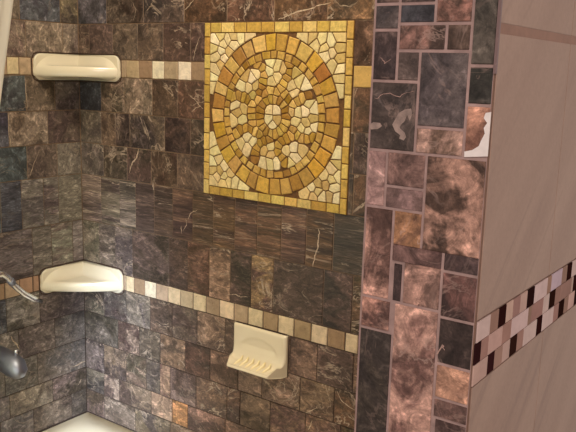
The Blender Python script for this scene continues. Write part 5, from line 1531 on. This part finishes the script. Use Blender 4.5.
# ---------------------------------------------------------------- corner shelves
def make_shelf(name, label):
    root = empty(name, (0, 0, 0)); tag(root, label, 'shelf')
    AL, AR = .145, .163; ZT, ZB = .066, .0
    mb = MB()
    NT_, NS = 30, 18
    def front(t):
        x, y = AR*t, -AL*(1-t)
        b = .013 * (1 - (2*t-1)**2)
        return x + b*.7, y - b*.7
    def top(x, y, s):
        d = min(x, -y)
        k = max(0, 1 - d/.034)
        return .036 + (ZT - .036) * (k*k*(3-2*k)) * (1 - s**7)
    def bot(x, y, s):
        d = min(x, -y)
        k = min(1, d/.06)
        return ZB + .010 * max(math.sin(k*math.pi/2), s**7)
    rows = []
    for i in range(NT_+1):
        t = i/NT_
        fx, fy = front(t)
        row = []
        for k in range(NS+1):
            s = .0 + (k/NS)*.965
            row.append((fx*s, fy*s, top(fx*s, fy*s, k/NS)))
        zt, zb = top(fx*.965, fy*.965, 1), bot(fx*.965, fy*.965, 1)
        for a in (20, 50, 90, 130, 160):     # rounded lip
            ra = math.radians(a)
            row.append((fx*(.965+.035*math.sin(ra)), fy*(.965+.035*math.sin(ra)), (zt+zb)/2 + (zt-zb)/2*math.cos(ra)))
        for k in range(NS, -1, -1):
            s = (k/NS)*.965
            row.append((fx*s, fy*s, bot(fx*s, fy*s, k/NS)))
        rows.append(row)
    mb.grid(rows)
    mb.build('tray', M_CERAMIC, root, weld=.00005)
    # rounded flanges against both walls
    for wall in (0, 1):
        fb = MB()
        L = (AR if wall == 0 else AL) - .002; r = .021; hz = (ZT-ZB)
        def outline(ins):
            pts = [(0.0, ZB+ins), (0.0, ZT-ins)]
            rr = max(.001, r-ins)
            for k in range(7):
                a = math.pi/2*(1-k/6); pts.append((L-r+rr*math.cos(a), ZT-r+rr*math.sin(a)))
            for k in range(7):
                a = -math.pi/2*k/6; pts.append((L-r+rr*math.cos(a), ZB+r+rr*math.sin(a)))
            return pts
        rings = []
        for d, ins in ((.0012, 0), (.0040, 0), (.0060, .0010), (.0072, .0030)):
            rings.append([((a, -d, z) if wall == 0 else (d, -a, z)) for a, z in outline(ins)])
        ids = fb.grid(rings, True, True)
        fb.face(ids[-1])
        fb.build('wall_flange', M_CERAMIC, root)
    # dark sealant line round the flanges
    sb = MB()
    for wall in (0, 1):
        L, e = (AR if wall == 0 else AL) - .001, .0026
        pts = [(0, -e), (L-.015, -e), (L-.003, -e+.004), (L+e, .015), (L+e, ZT-.015), (L-.003, ZT+e-.004), (L-.015, ZT+e), (0, ZT+e)]
        pp = [((a, -.0008, z) if wall == 0 else (.0008, -a, z)) for a, z in pts]
        sb.tube(pp, .0014, 6)
    sb.build('sealant', M_CAULK, root)
    return root
shelf = make_shelf('corner_shelf', 'upper cream ceramic corner shelf at eye level, seen edge on, left of the mosaic')
shelf.location = (0, 0, 1.392)
low = shelf.copy(); COL.objects.link(low)
for ch in list(shelf.children):
    c = ch.copy(); COL.objects.link(c); c.parent = low
low.location = (0, 0, .8325)
low['label'] = 'lower cream ceramic corner shelf with its triangular tray seen from above'
shelf['group'] = low['group'] = 'cream ceramic corner shelves'

# ---------------------------------------------------------------- soap dish
dish = empty('soap_dish', (.6285, 0, .745))
tag(dish, 'ivory ceramic soap dish with ribbed tray fixed under the travertine course on the back wall', 'soap dish')
X0, X1, DZ0, DZ1 = -.0775, .0775, 0.0, .099
prof = []     # (out of wall, z, how far down the tray this is)
for a in (0, 35, 65, 90):
    ra = math.radians(a); prof.append((.0055 + .0055*math.sin(ra), DZ1 - .0055 + .0055*math.cos(ra)))
prof[0] = (.0045, DZ1)
for k in range(1, 12): prof.append((.011, DZ1 - .0055 - k*.0038))
n = 9
for k in range(1, n+1):       # sweep into the tray
    a = math.pi/2*k/n
    prof.append((.011 + .017*(1-math.cos(a)), DZ1 - .0473 - .0335*math.sin(a)))
for k in range(1, 6): prof.append((.028 + .0042*k, .0182 - .0011*k))
prof += [(.0505, .0128), (.0525, .0128), (.0540, .0116), (.0546, .0095), (.0540, .0075), (.0515, .0062)]
prof += [(.044, .0045), (.034, .0028), (.022, .0010), (.0012, .0000)]
NX = 36
rows = []
for i in range(NX+1):
    u = i/NX
    e = min(u, 1-u)*(X1-X0)
    row = []
    for d, z in prof:
        x = X0 + (X1-X0)*u
        tp = max(0, d-.011)
        x *= 1 - tp*5.2                                    # tray narrows a little
        dd, zz = d, z
        if d > .0112 and z > .0110:                        # raised cheeks at both ends
            k = max(0, 1-e/.016); zz = z + .010*k*k*min(1, (d-.011)/.02)*min(1, max(0, (.0546-d)/.02))
        if .0109 < d < .0112 and z < DZ1-.006:             # shallow oval recess in the plate
            q = (x/.058)**2 + ((z-.036)/.040)**2
            dd = d - .0022*max(0, min(1, (1-q)*5))
        # rounded plate edges
        if e < .004:
            k = 1 - e/.004
            dd = max(.0012, dd - .0045*k*k*(1 if d < .02 else .35))
        row.append((x, -dd, zz))
    rows.append(row)
mb = MB(); ids = mb.grid(rows)
mb.face(ids[0]); mb.face(ids[-1][::-1])
mb.build('dish_body', M_DISH, dish)
for k in range(6):
    rb = MB(); cx = -.041 + k*.0165
    rb.tube([(cx+.004, -.0215, .0300), (cx+.002, -.0257, .0206), (cx-.001, -.036, .0152), (cx-.003, -.0455, .0132)], [.0010, .0040, .0044, .0012], 10)
    rb.build('drain_rib', M_RIB, dish)
sb = MB()
sb.tube([(X1+.0012, -.0008, -.001), (X1+.0012, -.0008, DZ1-.004), (X1-.004, -.0008, DZ1+.001), (X0+.004, -.0008, DZ1+.001), (X0-.0012, -.0008, DZ1-.004), (X0-.0012, -.0008, -.001)], .0014, 6)
sb.build('sealant', M_CAULK, dish)

# ---------------------------------------------------------------- bathtub
tub = MB()
TX0, TX1, TY0, TY1, TZ = .001, 1.2745, -.66, -.001, .45
def rr(x0, x1, y0, y1, r, z, n=8):
    out = []
    for (cx, cy, a0) in ((x1-r, y1-r, 0), (x0+r, y1-r, 90), (x0+r, y0+r, 180), (x1-r, y0+r, 270)):
        for k in range(n+1):
            a = math.radians(a0 + 90*k/n); out.append((cx+r*math.cos(a), cy+r*math.sin(a), z))
    return out
loops = [rr(TX0, TX1, TY0, TY1, .002, 0), rr(TX0, TX1, TY0, TY1, .002, TZ-.012), rr(TX0+.003, TX1-.003, TY0+.004, TY1-.001, .003, TZ-.003), rr(TX0+.006, TX1-.006, TY0+.012, TY1-.002, .004, TZ),
 rr(.105, 1.16, -.575, -.105, .13, TZ), rr(.112, 1.153, -.568, -.112, .125, TZ-.005), rr(.118, 1.147, -.562, -.118, .12, TZ-.02), rr(.16, 1.10, -.53, -.15, .13, .16), rr(.20, 1.05, -.50, -.18, .12, .115), rr(.30, .95, -.42, -.26, .07, .105)]
ids = tub.grid(loops, True, True); tub.face(ids[-1])
o = tub.build('bathtub', M_TUB)
tag(o, 'cream bathtub whose deck corner shows at the foot of the tiled corner', 'bathtub')

# ---------------------------------------------------------------- shower valve and tub spout on the left wall
valve = empty('shower_valve', (0, -.335, .90))
tag(valve, 'chrome shower valve with a slanting lever handle at the left edge, beside the lower shelf', 'shower valve')
def disc(mb, prof, n=32):
    mb.grid([[(d, r*math.cos(2*math.pi*k/n), r*math.sin(2*math.pi*k/n)) for k in range(n)] for d, r in prof], True, True)
mb = MB(); disc(mb, [(-.002, .0001), (-.002, .058), (.004, .060), (.007, .057), (.011, .040), (.013, .030), (.013, .0001)]); mb.build('escutcheon', M_CHROME, valve)
mb = MB(); disc(mb, [(.012, .024), (.034, .024), (.037, .031), (.060, .033), (.066, .028), (.069, .016), (.070, .0001)]); mb.build('handle_hub', M_SPOUT, valve)
mb = MB()
mb.tube([(.050, .018, .026), (.054, .044, .030), (.054, .060, .017), (.053, .076, -.006), (.052, .104, -.034), (.050, .135, -.056), (.048, .160, -.068)],
        [.0085, (.0085, .0085), (.0075, .0085), (.0070, .0085), (.0062, .0085), (.0054, .0085), (.0034, .006)], 16)
mb.build('lever', M_CHROME, valve)
mb = MB()
mb.tube([(.053, .0665, .008), (.0525, .0745, -.003)], [.0094, .0092], 16); mb.build('lever_collar', M_SPOUT, valve)

spout = empty('tub_spout', (0, -.315, .725))
tag(spout, 'dull chrome tub spout jutting from the left wall, below the lever valve', 'tub spout')
mb = MB(); disc(mb, [(-.002, .0001), (-.002, .038), (.006, .039), (.010, .033), (.012, .0001)]); mb.build('wall_flange', M_CHROME, spout)
mb = MB()
mb.tube([(.008, 0, .002), (.04, 0, .002), (.08, 0, .000), (.110, 0, -.004), (.130, 0, -.010), (.142, 0, -.020), (.145, 0, -.030)],
        [(.026, .026), (.026, .026), (.027, .027), (.028, .028), (.027, .027), (.022, .026), (.012, .022)], 20)
mb.build('spout_body', M_SPOUT, spout)
mb = MB(); mb.tube([(.126, .006, .016), (.126, .006, .026), (.126, .006, .034)], [.004, .004, .0065], 12); mb.build('diverter_knob', M_CHROME, spout)

# ---------------------------------------------------------------- shower curtain, half drawn
ROD_Y = -.64
rod = MB(); rod.tube([(.0005, ROD_Y, 2.02), (.4, ROD_Y, 2.02), (.8, ROD_Y, 2.02), (1.2750, ROD_Y, 2.02)], .0125, 16)
tag(rod.build('curtain_rod', M_CHROME), 'chrome curtain rod from which the pale cream shower curtain hangs', 'curtain rod')
cu = MB(); rows = []
NU, NV = 150, 36
for j in range(NV+1):
    z = 2.034 - (2.034-.56)*j/NV
    xe = .690 + (z-1.520)*.29
    row = []
    for i in range(NU+1):
        t = i/NU
        x = .012 + (xe-.012)*t
        amp = .016*min(1, (2.034-z)/.25 + .45)
        y = ROD_Y - .0165 - .001 + amp*math.sin(t*2*math.pi*11 + .4*math.sin(3*z)) * (1-.75*t**8) - .012
        row.append((x, y, z))
    rows.append(row)
cu.grid(rows)
o = cu.build('shower_curtain', M_CURTAIN)
sd = o.modifiers.new('cloth_thickness', 'SOLIDIFY'); sd.thickness = .0012
tag(o, 'pale cream shower curtain drawn to the left, its slanting edge in the upper left corner', 'shower curtain')

# ---------------------------------------------------------------- light
def area(name, loc, aim, size, power, col, spread=180):
    l = bpy.data.lights.new(name, 'AREA'); l.shape = 'DISK'; l.size = size; l.energy = power; l.color = col
    l.spread = math.radians(spread)
    o = bpy.data.objects.new(name, l); o.location = loc
    o.rotation_euler = (Vector(aim) - Vector(loc)).to_track_quat('-Z', 'Y').to_euler()
    COL.objects.link(o); return o
area('shower_light', (.72, -.50, 2.36), (.60, -.10, 1.0), .28, 12.0, (1.0, .86, .66))
area('room_light', (2.0, -1.9, 2.25), (1.30, -.4, 1.2), .6, 12.0, (1.0, .88, .83))
area('cool_fill_light', (1.05, -1.45, 1.30), (0, -.42, .72), .35, 9.0, (.66, .78, 1.0), 42)  # added cool fill, no real source; tints the lower left wall bluish
W = bpy.data.worlds.new('room_ambience'); S.world = W; W.use_nodes = True
bgn = W.node_tree.nodes['Background']; bgn.inputs[0].default_value = (1.0, .90, .82, 1); bgn.inputs[1].default_value = .8

# ---------------------------------------------------------------- camera
cam = bpy.data.cameras.new('camera'); cam.sensor_width = 36; cam.sensor_fit = 'HORIZONTAL'
cam.lens = 761.065 / 576 * 36; cam.clip_start = .02
co = bpy.data.objects.new('camera', cam); COL.objects.link(co)
R_, D_, F_ = Vector(CAM_RIGHT), Vector(CAM_DOWN), Vector(CAM_FORWARD)
mw = Matrix((( R_.x, -D_.x, -F_.x, CAM_AT[0]), (R_.y, -D_.y, -F_.y, CAM_AT[1]), (R_.z, -D_.z, -F_.z, CAM_AT[2]), (0, 0, 0, 1)))
co.matrix_world = mw
S.camera = co
S.view_settings.view_transform = 'Standard'; S.view_settings.look = 'None'
S.view_settings.exposure = 0; S.view_settings.gamma = 1
